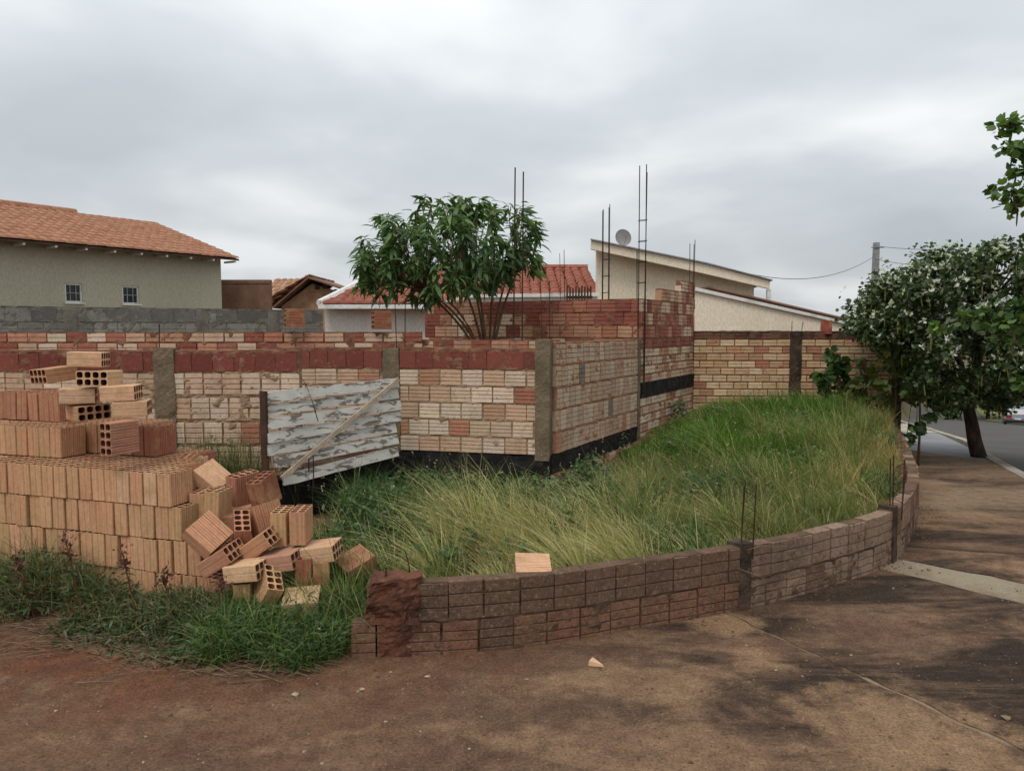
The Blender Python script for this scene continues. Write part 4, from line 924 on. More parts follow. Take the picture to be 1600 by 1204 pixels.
for i in range(9):          # posts of a rail seen over the red wall
    x = 886 + i * 4.6; b = at(x, 475, 10.9); t_ = at(x, 446 + (i * 7) % 5, 10.9)
    if i == 0: pk = empty('picket_rail', (b.x, 10.9, 1.9), 'dark broken picket rail against the red roof, above the red inner wall', 'fence')
    MB().box((b.x - .012, 10.89, 1.9), (b.x + .012, 10.91, t_.z)).obj('picket', M['darkwood'], pk)
MB().box((at(884, 470, 10.9).x, 10.912, at(900, 466, 10.9).z), (at(926, 470, 10.9).x, 10.93, at(900, 462, 10.9).z)).obj('rail', M['darkwood'], pk)
# ---- cream house on the right with a mono-pitch roof
hr = empty('house', (3, 14, 0), 'cream house with a falling mono-pitch roof edge on the right', 'house')
YF = 13.6
def slab3(name, pts, y0, y1, mat, par, skew=0): 
    n = len(pts); return MB().add([(p[0], y0, p[1]) for p in pts] + [(p[0] + skew, y1, p[1]) for p in pts], [tuple(range(n)), tuple(range(2 * n - 1, n - 1, -1))] + [(i, i + n, (i + 1) % n + n, (i + 1) % n) for i in range(n)]).obj(name, mat, par)
def pq(px, py, Y): v = at(px, py, Y); return (v.x, v.z)
slab3('fascia', [pq(924, 375, YF), pq(1105, 413, YF), pq(1203, 439, YF), pq(1203, 451, YF), pq(1100, 427, YF), pq(924, 389, YF)], YF, YF + .12, M['plaster_cream'], hr)
slab3('roof', [pq(922, 373, YF), pq(1105, 410.5, YF), pq(1206, 437, YF), pq(1206, 438.6, YF), pq(1105, 412.6, YF), pq(922, 374.8, YF)], YF - .05, YF + 5, M['metalgrey'], hr, .95)
slab3('wall', [pq(932, 386, YF + .35), pq(1178, 443, YF + .35), pq(1178, 560, YF + .35), pq(932, 560, YF + .35)], YF + .35, YF + .5, M['plaster_cream'], hr)
pb2 = at(932, 450, YF + .35); slab3('wall', [(pb2.x, 0), (pb2.x + .15, 0), (pb2.x + .15, pb2.z + .55), (pb2.x, pb2.z + .55)], YF + .502, YF + 5, M['plaster_cream'], hr, .85)
pp_ = at(1201, 450, YF + .06); MB().box((pp_.x - .035, YF + .02, at(1201, 540, YF).z), (pp_.x + .035, YF + .09, at(1201, 452, YF).z)).obj('post', M['whitewood'], hr)
YG = 12.4
slab3('side_wall', [pq(1081, 453, YG), pq(1322, 508, YG), pq(1322, 600, YG), pq(1081, 600, YG)], YG, YG + .15, M['plaster_cream'], hr)
slab3('coping', [pq(1078, 447, YG), pq(1325, 503, YG), pq(1325, 507.6, YG), pq(1078, 452.6, YG)], YG - .05, YG + .2, M['whitewood'], hr)
slab3('lean_to_roof', [pq(1100, 448.5, YG + .6), pq(1325, 501, YG + .6), pq(1325, 503.5, YG + .6), pq(1100, 451, YG + .6)], YG + .25, YG + 1.0, M['brownwall'], hr)
# satellite dish
dc = at(974, 371, 14.4); ds = empty('satellite_dish', (dc.x, 14.4, dc.z - .25), 'round grey satellite dish on the cream house roof', 'dish')
V = []; T = []; n = 24; rr = .165
fwd = Vector((.25, -1, .18)).normalized(); sx = fwd.cross(Vector((0, 0, 1))).normalized(); sy = sx.cross(fwd)
for j, (r_, d_) in enumerate(((.0, -.045), (.5, -.034), (.85, -.012), (1, 0))):
    for k in range(n): a = 2 * math.pi * k / n; V.append(dc + (sx * math.cos(a) + sy * math.sin(a)) * rr * max(r_, .01) + fwd * d_)
for j in range(3):
    for k in range(n): V_ = j * n + k; V2 = j * n + (k + 1) % n; T += [(V_, V2, V2 + n, V_ + n)]
MB().add(V, T).obj('reflector', M['dish'], ds, True)
MB().tube([dc - fwd * .045, dc + Vector((0, .03, -.13)), dc + Vector((0, .03, -.34))], .014, 6).obj('mast', M['metalgrey'], ds)
MB().tube([dc + sy * -.15, dc + fwd * .16], .006, 5).obj('feed_arm', M['metalgrey'], ds); MB().box(tuple(dc + fwd * .16 - Vector((.018, .018, .018))), tuple(dc + fwd * .16 + Vector((.018, .018, .018)))).obj('receiver', M['metalgrey'], ds)
# utility pole, wires
YP = 24; pb = at(1365, 500, YP); pt = at(1365, 379, YP)
pole = empty('utility_pole', (pb.x, YP, float(surf(pb.x, YP)) - .13), 'square concrete utility pole rising behind the flowering tree', 'utility pole'); z0 = float(surf(pb.x, YP)) - .13
MB().add([(pb.x + sx_ * w_, YP + sy_ * w_, z) for z, w_ in ((z0, .13), (pt.z, .075)) for sx_, sy_ in ((-1, -1), (1, -1), (1, 1), (-1, 1))], [(3, 2, 1, 0), (4, 5, 6, 7), (0, 1, 5, 4), (1, 2, 6, 5), (2, 3, 7, 6), (3, 0, 4, 7)]).obj('shaft', M['polecon'], pole)
MB().tube([(pb.x - .2, YP - .09, pt.z - .16), (pb.x + .2, YP - .09, pt.z - .16)], .02, 6).obj('bracket', M['metalgrey'], pole)
def wire(a, b, sag, label, rad=.007):
    a, b = Vector(a), Vector(b); P = [a.lerp(b, t) - Vector((0, 0, sag * 4 * t * (1 - t))) for t in np.linspace(0, 1, 15)]
    o = MB().tube(P, rad, 4).obj('overhead_wire', M['cable'], None); tag(o, label, 'wire', 'overhead wires')
wire(at(1365, 384, YP), at(1750, 362, 17), .25, 'upper overhead wire from the pole to the right')
wire(at(1365, 404, YP), at(1750, 350, 16), .5, 'lower overhead wire from the pole to the right')
wire(at(1136, 419, 15), at(1364, 402, YP), .42, 'overhead wire sagging from the pole to the cream house')
wire(at(1395, 533, 9.0), at(1720, 527, 7.5), .06, 'thin pale wire crossing before the flowering tree', .004)
# ---- silver car far down the street
def build_car(loc, az, sc=1.0):
    r = empty('parked_car', loc, 'small silver hatchback parked far down the street, at the right edge', 'car'); Mx = Matrix.Translation(loc) @ Matrix.Rotation(az, 4, 'Z')
    def T(m): m.v = [tuple(Mx @ Vector(v)) for v in m.v]; return m
    # x forward, body profile (x,z)
    prof = [(-1.85, .32), (-1.88, .62), (-1.82, .88), (-1.62, 1.30), (-1.45, 1.40), (.05, 1.40), (.72, .93), (1.65, .80), (1.80, .60), (1.78, .30)]
    def loft(hw_top, hw):
        m = MB(); n = len(prof); m.add([(x, (hw_top if z > .95 else hw), z) for x, z in prof] + [(x, -(hw_top if z > .95 else hw), z) for x, z in prof], [tuple(range(n)), tuple(range(2 * n - 1, n - 1, -1))] + [(i, i + n, (i + 1) % n + n, (i + 1) % n) for i in range(n)]); return m
    body = T(loft(.62, .80)).obj('body', M['carpaint'], r)
    for s in (-1, 1):
        T(MB().add([(-1.35, s * .70, .97), (.50, s * .71, .97), (.02, s * .635, 1.33), (-1.38, s * .635, 1.33), (-1.35, s * .66, .97), (.50, s * .67, .97), (.02, s * .60, 1.33), (-1.38, s * .60, 1.33)], [(0, 1, 2, 3), (7, 6, 5, 4), (0, 4, 5, 1), (1, 5, 6, 2), (2, 6, 7, 3), (3, 7, 4, 0)])).obj('side_window', M['glass'], r)
        T(MB().box((-1.91, s * .56 - .14, .66), (-1.85, s * .56 + .14, .86))).obj('tail_light', M['redlamp'], r)
        for x in (-1.18, 1.2):
            w_ = T(MB().tube([(x, s * .80, .28), (x, s * .63, .28)], .29, 14)).obj('wheel', M['tyre'], r)
            T(MB().tube([(x, s * .812, .28), (x, s * .80, .28)], .17, 10)).obj('rim', M['metalgrey'], w_)
    T(MB().add([(-1.845, -.55, .93), (-1.845, .55, .93), (-1.655, .53, 1.27), (-1.655, -.53, 1.27), (-1.80, -.55, .92), (-1.80, .55, .92), (-1.61, .53, 1.26), (-1.61, -.53, 1.26)], [(0, 1, 2, 3), (7, 6, 5, 4), (0, 4, 5, 1), (1, 5, 6, 2), (2, 6, 7, 3), (3, 7, 4, 0)])).obj('rear_window', M['glass'], r)
    T(MB().box((-1.95, -.80, .32), (-1.86, .80, .50))).obj('bumper', M['tyre'], r); T(MB().box((-1.905, -.2, .56), (-1.888, .2, .67))).obj('number_plate', M['whitewood'], r)
YC = 54; cp = at(1588, 656, YC); build_car((cp.x, YC, float(surf(cp.x, YC)) - .115), math.atan2(.873, .487) - .05)
# ================================================================== plants
def ortho(d, n):
    d = d / np.linalg.norm(d, axis=1)[:, None]; n = n - (n * d).sum(1)[:, None] * d; ln = np.linalg.norm(n, axis=1)[:, None]; n = np.where(ln > 1e-4, n / np.maximum(ln, 1e-4), np.array([0, 0, 1.0])); return d, n, np.cross(n, d)
LONG = (np.array([(0, 0, 0), (.28, .12, .03), (.28, 0, -.01), (.28, -.12, .03), (.64, .11, -.06), (.64, 0, -.10), (.64, -.11, -.06), (1, 0, -.27)]), np.array([(0, 2, 1), (0, 3, 2), (1, 2, 5), (1, 5, 4), (2, 3, 6), (2, 6, 5), (4, 5, 7), (5, 6, 7)]))
ROUND = (np.array([(0, 0, 0), (.12, .33, .06), (.45, .48, .07), (.45, 0, -.03), (.45, -.48, .07), (.12, -.33, .06), (1.0, .26, .02), (.84, 0, -.06), (1.0, -.26, .02)]), np.array([(0, 3, 1), (1, 3, 2), (0, 5, 3), (5, 4, 3), (2, 3, 7), (2, 7, 6), (3, 4, 7), (4, 8, 7)]))
SMALL = (np.array([(0, 0, 0), (.5, .3, .05), (.5, -.3, .05), (1, 0, -.08)]), np.array([(0, 2, 1), (1, 2, 3)]))
def leaves(tpl, pos, d, n, sc, tint):
    tv, tt = tpl; d, n, b = ortho(d, n); sc = np.asarray(sc)[:, None, None]
    V = pos[:, None, :] + sc * (tv[None, :, 0:1] * d[:, None] + tv[None, :, 1:2] * b[:, None] + tv[None, :, 2:3] * n[:, None])
    N = len(pos); k = len(tv); T = (tt[None] + (np.arange(N) * k)[:, None, None]).reshape(-1, 3); C = np.repeat(tint, k, axis=0); return V.reshape(-1, 3), T, C
def join(parts):
    V, T, C, o = [], [], [], 0
    for v, t, c in parts: V.append(v); T.append(t + o); C.append(c); o += len(v)
    return np.concatenate(V), np.concatenate(T), np.concatenate(C)
def tints(n, cols, w=None, j=.18):
    cols = np.array(cols); i = rng.choice(len(cols), n, p=w); c = cols[i] * (1 + rng.uniform(-j, j, (n, 1))) * (np.array((1.04, 1.0, .84)) if cols.max() < .6 else 1.0); return np.clip(c * (1 + rng.uniform(-.06, .06, (n, 3))), 0, 1)
def leaf_objs(name, tpl, parent, pos, d, n, sc, tint):
    me = npmesh(name, tpl[0], tpl[1], M['leafobj'], smooth=True); d, n, b = ortho(d, n)
    for i in range(len(pos)):
        M4 = Matrix(((d[i, 0] * sc[i], b[i, 0] * sc[i], n[i, 0] * sc[i], pos[i, 0]), (d[i, 1] * sc[i], b[i, 1] * sc[i], n[i, 1] * sc[i], pos[i, 1]), (d[i, 2] * sc[i], b[i, 2] * sc[i], n[i, 2] * sc[i], pos[i, 2]), (0, 0, 0, 1)))
        link(name, me, parent, M4, tint[i])
def curve(a, b, bend, n=6):
    a, b = np.array(a, float), np.array(b, float); mid = (a + b) / 2 + np.array(bend); t = np.linspace(0, 1, n)[:, None]; return (1 - t) ** 2 * a + 2 * t * (1 - t) * mid + t * t * b
# ---------------- small tree inside the walls
def small_tree():
    Y0 = 8.5; base = at(756, 530, Y0); base.z = .45
    t = empty('small_tree', base, 'small tree with long drooping dark green leaves growing inside the brick walls', 'tree')
    px2 = Y0 / F
    tips = []
    tries = 0
    while len(tips) < 150 and tries < 6000:
        tries += 1; px = rng.uniform(562, 838); u = (px - 700) / 140
        top = np.interp(px, [555, 590, 640, 700, 760, 810, 842], [392, 330, 306, 288, 306, 298, 340]); bot = np.interp(px, [555, 600, 660, 720, 780, 820, 842], [432, 448, 455, 440, 432, 415, 395])
        py = rng.uniform(top + 6, bot); dy = rng.uniform(-.75, .75) * math.sqrt(max(.1, 1 - u * u * .8))
        p = np.array(at(px, py, Y0 + dy))
        if all(np.linalg.norm(p - q) > .115 for q in tips): tips.append(p)
    tips = np.array(tips); b0 = np.array(base)
    hubs = [np.array(at(px, py, Y0 + dy)) for px, py, dy in ((665, 452, -.1), (700, 470, .3), (722, 445, -.3), (745, 440, .1), (770, 450, -.25), (790, 440, .25), (648, 445, .3), (735, 430, .45), (808, 425, 0))]
    b1_ = np.array((b0[0], b0[1], 1.36)); feet = [b1_ + np.array((dx * .7, dy * .7, 0)) for dx, dy in ((-.02, 0), (-.06, .05), (.0, .04), (.05, -.03), (.09, .02), (.12, .05), (-.08, -.02), (.03, .07), (.14, 0))]
    mt = MB(); mt.tube([b0, b0 * .5 + b1_ * .5 + (.02, 0, 0), b1_ + (0, 0, .06)], [.07, .06, .05], 8)
    for f, h in zip(feet, hubs):
        c = curve(f, h, ((h - f)[0] * -.12, 0, .12), 8); mt.tube(c, np.linspace(.017, .010, 8), 6)
    mt.obj('trunk', M['stem'], t, True)
    mb = MB(); 
    for p in tips:
        h = hubs[int(np.argmin([np.linalg.norm((p - q) * (1, 1, .6)) for q in hubs]))]; mb.tube(curve(h, p, ((p - h)[0] * .15, (p - h)[1] * .15, -.05), 6), np.linspace(.011, .004, 6), 5)
    mb.obj('branches', M['stem'], t, True)
    pos, d, n, s = [], [], [], []
    ctr = np.array(at(705, 440, Y0))
    for p in tips:
        out = p - ctr; out[2] *= .6; out /= np.linalg.norm(out) + 1e-6
        hi = np.clip((p[2] - ctr[2]) / .9, 0, 1)
        for k in range(rng.integers(20, 28)):
            a = rng.uniform(0, 2 * math.pi); el = rng.uniform(-1.15, .25) + .55 * hi * rng.random()
            v = np.array((math.cos(a) * math.cos(el), math.sin(a) * math.cos(el), math.sin(el))) + out * .35 * np.array((1, 1, .3))
            pos.append(p + rng.normal(0, .022, 3) - np.array((0, 0, rng.uniform(0, .16)))); d.append(v); n.append(np.array((0, 0, 1)) + rng.normal(0, .35, 3)); s.append(rng.uniform(.10, .21))
    pos, d, n, s = map(np.array, (pos, d, n, s))
    tn = tints(len(pos), [(.062, .125, .046), (.09, .17, .066), (.145, .235, .095), (.045, .09, .037)], [.32, .34, .2, .14])
    # the outermost leaves one by one, the mass inside as one part
    dist = np.abs((pos[:, 0] - ctr[0]) / 1.05) ** 2 + ((pos[:, 2] - ctr[2] - .15) / .6) ** 2 - (pos[:, 1] - ctr[1]) * .35
    o = np.argsort(-dist); a, b = o[:260], o[260:]
    leaf_objs('leaf', LONG, t, pos[a], d[a], n[a], s[a], tn[a])
    V, T, C = leaves(LONG, pos[b], d[b], n[b], s[b], tn[b]); f = link('foliage', npmesh('foliage', V, T, M['leaf'], C), t); f['kind'] = 'stuff'
small_tree()
def clump_tree(name, label, base, hubs, clumps, nl, tpl, ls, cols, w, trunk_r, flowers=0, pods=0, droop=.5, rad=.3, bark='bark', big=0, group=None, twigs=True, cat='tree'):
    """tree from explicit limbs: hubs = limb ends, clumps = foliage centres (with radius)"""
    b0 = np.array(base); t = empty(name, base, label, cat, group); mt = MB()
    pts = hubs[0]; mt.tube(pts, np.linspace(trunk_r, trunk_r * .62, len(pts)), 10); mt.obj('trunk', M[bark], t, True)
    top = pts[-1]; mb = MB(); limb_ends = []
    for h in hubs[1:]:
        c = curve(top, h, (0, 0, -.12), 7); mb.tube(c, np.linspace(trunk_r * .5, trunk_r * .2, 7), 7); limb_ends.append(np.array(h))
    limb_ends.append(np.array(top))
    for c in clumps:
        h = limb_ends[int(np.argmin([np.linalg.norm(c[:3] - q) for q in limb_ends]))]; mb.tube(curve(h, c[:3], (0, 0, .05), 5), np.linspace(trunk_r * .16, .004, 5), 5)
    mb.obj('branches', M[bark], t, True)
    pos, d, n = [], [], []
    for c in clumps:
        r = c[3]; k = int(nl * (r / rad) ** 2)
        for q in range(5):       # sprays inside a clump, so its edge is ragged
            v = rng.normal(0, 1, 3); v /= np.linalg.norm(v); e = c[:3] + v * r * rng.uniform(.5, 1.1) * (1, 1, .8); m_ = k // 5
            tt_ = rng.uniform(.1, 1, (m_, 1)); pos.append(c[:3] + (e - c[:3]) * tt_ + rng.normal(0, r * .22, (m_, 3))); dd = rng.normal(0, 1, (m_, 3)) + v * .5; dd[:, 2] = dd[:, 2] * .6 - droop; d.append(dd)
            nn_ = rng.normal(0, .55, (m_, 3)); nn_[:, 2] += .8; n.append(nn_)
    pos, d, n = map(np.concatenate, (pos, d, n)); s = rng.uniform(ls * .65, ls * 1.2, len(pos)); tn = tints(len(pos), cols, w)
    if big:
        o = rng.permutation(len(pos)) if big < 0 else np.argsort(pos[:, 0] / pos[:, 1]); a, b = o[:abs(big)], o[abs(big):]; leaf_objs('leaf', tpl, t, pos[a], d[a], n[a], s[a], tn[a])
    else: b = np.arange(len(pos))
    V, T, C = leaves(tpl, pos[b], d[b], n[b], s[b], tn[b]); f = link('foliage', npmesh('foliage', V, T, M['leaf'], C), t); f['kind'] = 'stuff'
    if flowers:
        i = rng.choice(len(pos), flowers * 2); i = i[np.argsort(-(pos[i, 2] - pos[i, 1] * .5))][:flowers]; parts = []
        for k in range(4):
            dd = rng.normal(0, 1, (flowers, 3)); dd[:, 2] += .5; dd[:, 1] -= .5; parts.append(leaves(SMALL, pos[i] + np.array((0, -.05, .03)), dd, rng.normal(0, 1, (flowers, 3)), rng.uniform(.03, .06, flowers), tints(flowers, [(.80, .80, .76), (.70, .72, .66)], None, .05)))
        V, T, C = join(parts); f = link('flowers', npmesh('flowers', V, T, M['petal'], C), t); f['kind'] = 'stuff'
    if pods:
        i = rng.choice(len(pos), pods); dd = rng.normal(0, .12, (pods, 3)); dd[:, 2] = -1; POD = (np.array([(0, 0, 0), (.2, .05, .015), (.2, -.05, .015), (.8, .055, .02), (.8, -.055, .02), (1, 0, 0), (.2, 0, -.03), (.8, 0, -.03)]), np.array([(0, 2, 1), (1, 2, 4), (1, 4, 3), (3, 4, 5), (0, 1, 6), (0, 6, 2), (1, 3, 7), (1, 7, 6), (2, 6, 7), (2, 7, 4), (3, 5, 7), (4, 7, 5)]))
        V, T, C = leaves(POD, pos[i], dd, rng.normal(0, 1, (pods, 3)), rng.uniform(.12, .2, pods), tints(pods, [(.13, .20, .06), (.22, .26, .10), (.25, .19, .10)])); f = link('seed_pods', npmesh('seed_pods', V, T, M['leaf'], C), t); f['kind'] = 'stuff'
    return t
# ---------------- flowering tree on the right
tb = gnd(1530, 712); tr = [Vector((tb.x, tb.y, -.02)), at(1523, 690, tb.y), at(1518, 660, tb.y), at(1512, 632, tb.y), at(1520, 600, tb.y)]
tr = [np.array(p) for p in tr]; hubs = [tr]
for px, py, dy in ((1440, 560, -.3), (1470, 500, .5), (1540, 480, -.6), (1600, 520, .2), (1650, 470, .4), (1560, 430, .3)): hubs.append(np.array(at(px, py, tb.y + dy)))
cl = []
tries = 0
while len(cl) < 170 and tries < 9000:
    tries += 1; px = rng.uniform(1345, 1800); top = np.interp(px, [1340, 1370, 1400, 1440, 1490, 1560, 1650, 1800], [500, 440, 425, 405, 378, 358, 350, 420]); bot = np.interp(px, [1340, 1390, 1420, 1460, 1540, 1800], [522, 545, 592, 634, 642, 640])
    py = rng.uniform(top + 18, bot - 10); dy = rng.uniform(-1.5, 1.5) * math.sqrt(max(.12, 1 - ((px - 1590) / 260) ** 2)); c = np.array(at(px, py, tb.y + dy))
    if all(np.linalg.norm(c - q[:3]) > .17 for q in cl): cl.append(np.array((*c, rng.uniform(.2, .33))))
GD = [(.045, .075, .032), (.065, .105, .042), (.10, .145, .055), (.032, .055, .026)]
clump_tree('flowering_tree', 'dark leafy tree with small white flowers and hanging pods on the pavement', (tb.x, tb.y, -.02), hubs, cl, 330, ROUND, .050, GD, [.35, .33, .12, .2], .095, flowers=1500, pods=1100, droop=.45, rad=.28)
# ---------------- nearer tree out of frame on the right, its branches reach in
nb = Vector((5.9, 5.6, -.0)); trn = [np.array(p) for p in ((5.9, 5.6, -.05), (5.85, 5.6, .8), (5.8, 5.55, 1.6), (5.6, 5.5, 2.1))]
hub2 = [trn, np.array(at(1650, 330, 5.6)), np.array(at(1680, 240, 5.6)), np.array(at(1640, 480, 6.2)), np.array(at(1750, 300, 5.2))]
cl2 = [np.array((*at(px, py, Y), r)) for px, py, Y, r in ((1566, 196, 5.5, .10), (1588, 190, 5.5, .10), (1590, 228, 5.5, .13), (1582, 300, 5.5, .12), (1592, 265, 5.55, .14), (1562, 296, 5.5, .09), (1592, 322, 5.5, .10), (1620, 230, 5.5, .2), (1640, 300, 5.5, .2), (1680, 260, 5.5, .25), (1720, 330, 5.5, .3),
        (1500, 505, 6.4, .13), (1530, 490, 6.3, .13), (1560, 500, 6.2, .16), (1590, 480, 6.2, .18), (1575, 530, 6.2, .15), (1460, 510, 6.6, .10), (1620, 500, 6.1, .25), (1660, 460, 6.0, .25), (1610, 410, 6.1, .12), (1600, 590, 6.1, .12))]
clump_tree('overhanging_tree', 'tree at the right edge with bright round leaves and green pods hanging into the picture', nb, hub2, cl2, 220, ROUND, .062, [(.09, .165, .045), (.13, .225, .06), (.055, .10, .035)], [.4, .25, .35], .11, pods=70, droop=.35, rad=.3, big=150)
# ---------------- saplings and climbers at the back right of the lot
def sapling(px, py0, py1, Y, label, n, ls, cols, spread=.12, group='leafy saplings at the back of the lot', big=40):
    b = at(px, py0, Y); z0 = max(soil(b.x, Y) - .02, -.02); base = np.array((b.x, Y, z0)); top = np.array(at(px, py1, Y)); cl_ = []
    for k in range(n): t = (k + .5) / n; c = base + (top - base) * (.25 + .75 * t) + rng.normal(0, spread, 3) * (1, 1, .25); cl_.append(np.array((*c, .10)))
    clump_tree('sapling', label, tuple(base), [[base, base + (top - base) * .4 + (.02, 0, 0), top]], cl_, 24, ROUND, ls, cols, None, .016, droop=1.0, rad=.10, bark='stem', big=-big, group=group, cat='plant')
GM = [(.05, .10, .03), (.08, .15, .04), (.035, .07, .025)]; GB = [(.11, .15, .045), (.16, .15, .05), (.08, .12, .04)]
sapling(1308, 640, 552, 9.6, 'dark sapling with large drooping leaves against the yellowish boundary wall', 11, .12, GM, .07)
sapling(1352, 650, 560, 9.4, 'thin brownish sapling right of the dark one, before the boundary wall', 9, .085, GB, .10)
sapling(1398, 660, 500, 9.1, 'tall yellow-green sapling at the end of the boundary wall', 16, .10, GB, .14)
sapling(1436, 690, 560, 8.9, 'bushy green sapling left of the flowering tree trunk', 10, .09, GM, .12)
# far trees down the street
for px, py, Y, r, lb in ((1480, 612, 75, 2.6, 'left of three distant trees down the street'), (1545, 605, 82, 3.0, 'middle of three distant trees down the street'), (1625, 600, 78, 3.2, 'right of three distant trees down the street')):
    c = at(px, py, Y); z0 = float(surf(c.x, Y)) - .13
    clump_tree('distant_tree', lb, (c.x, Y, z0), [[np.array((c.x, Y, z0)), np.array((c.x + .1, Y, (z0 + c.z) / 2)), np.array(c)]], [np.array((c.x + rng.normal(0, r * .5), Y + rng.normal(0, r * .4), c.z + rng.normal(0, r * .35), r * .42)) for k in range(12)], 240, SMALL, .5, GD, None, .2, rad=1.2, group='distant trees')
# ---------------- grass
def blades(P, h, wd, lean, tint, seg=3):
    """curved tapering blades; lean (n,2) = horizontal reach as a share of the height"""
    n = len(P); a = rng.uniform(0, 2 * math.pi, n); side = np.stack([np.cos(a), np.sin(a), np.zeros(n)], 1) * wd[:, None]; lv = np.concatenate([lean, np.zeros((n, 1))], 1); V = []
    lm = np.linalg.norm(lean, axis=1)
    for k in range(seg + 1):
        t = k / seg; c = P + lv * (h * t ** 1.7)[:, None]; c[:, 2] += h * (t - .32 * np.minimum(lm, 1.4) * t * t)
        if k < seg: V += [c - side * (1 - t * .7), c + side * (1 - t * .7)]
        else: V.append(c)
    m = 2 * seg + 1; V = np.stack(V, 1).reshape(-1, 3); tt = []
    for k in range(seg - 1): q = 2 * k; tt += [(q, q + 1, q + 3), (q, q + 3, q + 2)]
    tt.append((2 * seg - 2, 2 * seg - 1, 2 * seg)); T = (np.array(tt)[None] + (np.arange(n) * m)[:, None, None]).reshape(-1, 3)
    return V, T, np.repeat(tint, m, axis=0)
def in_lot(P):
    sd = side_of_lowwall(P[:, 0], P[:, 1]); rline = (P[:, 0] - .36) * .873 - (P[:, 1] - 6.62) * .487 > .03
    front = P[:, 1] < np.where(P[:, 0] > -1.08, 6.6 + (.33 - P[:, 0]) * .231 - .03, 5.72 + (P[:, 0] + 1.86) * 1.316 - .05)
    return (sd > .13) & np.where(P[:, 0] > .33, rline, front) & (P[:, 1] < 10.55) & (P[:, 0] > -1.35) & (P[:, 0] < 5.35)
def topix(P): d = P - np.array((0, 0, EYE)); c, s = math.cos(PITCH), math.sin(PITCH); zc = d[:, 1] * c - d[:, 2] * s; yc = d[:, 1] * s + d[:, 2] * c; return 800 + F * d[:, 0] / zc, 602 - F * yc / zc
def soilv(P): i = np.clip(np.round((P[:, 1] - 3.2) / .06).astype(int), 0, len(lys) - 1); j = np.clip(np.round((P[:, 0] + 9) / .06).astype(int), 0, len(lxs) - 1); return LZ[i, j]
def nz2(P, sc, o=0): return np.array([mnoise.noise(Vector((p[0] * sc + o, p[1] * sc, o))) for p in P])
def zone(P):
    """share of straw / lush green / dark weed / dry brown at each spot of the lot"""
    x, y = P[:, 0], P[:, 1]; s = .487 * x + .873 * y; t = .873 * x - .487 * y; k = nz2(P, 1.1, 3) * .55 + nz2(P, 3.1, 8) * .25
    lush = ss(6.7, 7.5, s + k) * (1 - ss(-1.05, -.5, t + k * .8)) * ss(-.35, .05, nz2(P, .9, 31) + .28)   # thick green at the back, by the side wall
    wd = 6.6 + (.33 - x) * .231 - y
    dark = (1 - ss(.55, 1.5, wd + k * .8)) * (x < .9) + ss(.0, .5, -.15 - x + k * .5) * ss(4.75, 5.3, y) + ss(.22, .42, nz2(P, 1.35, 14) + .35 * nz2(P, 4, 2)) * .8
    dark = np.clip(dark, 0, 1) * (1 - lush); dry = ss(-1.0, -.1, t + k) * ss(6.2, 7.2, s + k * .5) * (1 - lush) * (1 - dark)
    patch = np.clip(np.exp(-((x - .25) / .95) ** 2 - ((y - 4.75) / .55) ** 2) * 1.5 + .35 * nz2(P, 1.6, 40), 0, 1)
    straw = np.clip((1 - lush - dark - dry) * patch, 0, 1); return straw, lush, dark, dry
NT_ = 9500; TC = np.stack([rng.uniform(-1.35, 5.4, NT_), rng.uniform(3.6, 10.6, NT_), np.zeros(NT_)], 1); TC = TC[in_lot(TC)]
keep = rng.random(len(TC)) < np.where((TC[:, 0] < -.55) & (TC[:, 1] < 5.3), .3 + .5 * (nz2(TC, 2, 5) > .05), 1.0) * np.clip(.85 + nz2(TC, 2.6, 1), .3, 1); TC = TC[keep]
TH = np.clip(rng.lognormal(-.08, .30, len(TC)), .45, 1.7); ti = np.repeat(np.arange(len(TC)), rng.integers(14, 38, len(TC))); n = len(ti); ra = rng.uniform(0, 2 * math.pi, n); rr_ = rng.random(n) ** .7 * .05
TL = rng.normal(0, .22, (len(TC), 2)); P = TC[ti] + np.stack([np.cos(ra) * rr_, np.sin(ra) * rr_, np.zeros(n)], 1); ok = in_lot(P); P, ti, ra, rr_ = P[ok], ti[ok], ra[ok], rr_[ok]
P[:, 2] = soilv(P) - .01; RAD = np.stack([np.cos(ra), np.sin(ra)], 1) * (rr_ / .05 * .55)[:, None]
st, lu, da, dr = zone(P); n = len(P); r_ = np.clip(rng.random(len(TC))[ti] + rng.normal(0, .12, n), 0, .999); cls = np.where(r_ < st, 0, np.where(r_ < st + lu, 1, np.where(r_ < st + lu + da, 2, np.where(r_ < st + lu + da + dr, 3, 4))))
C = np.zeros((n, 3)); H_ = np.zeros(n); Wd = np.zeros(n); Ln = np.zeros((n, 2)); cl3 = nz2(P, 1.7, 9)
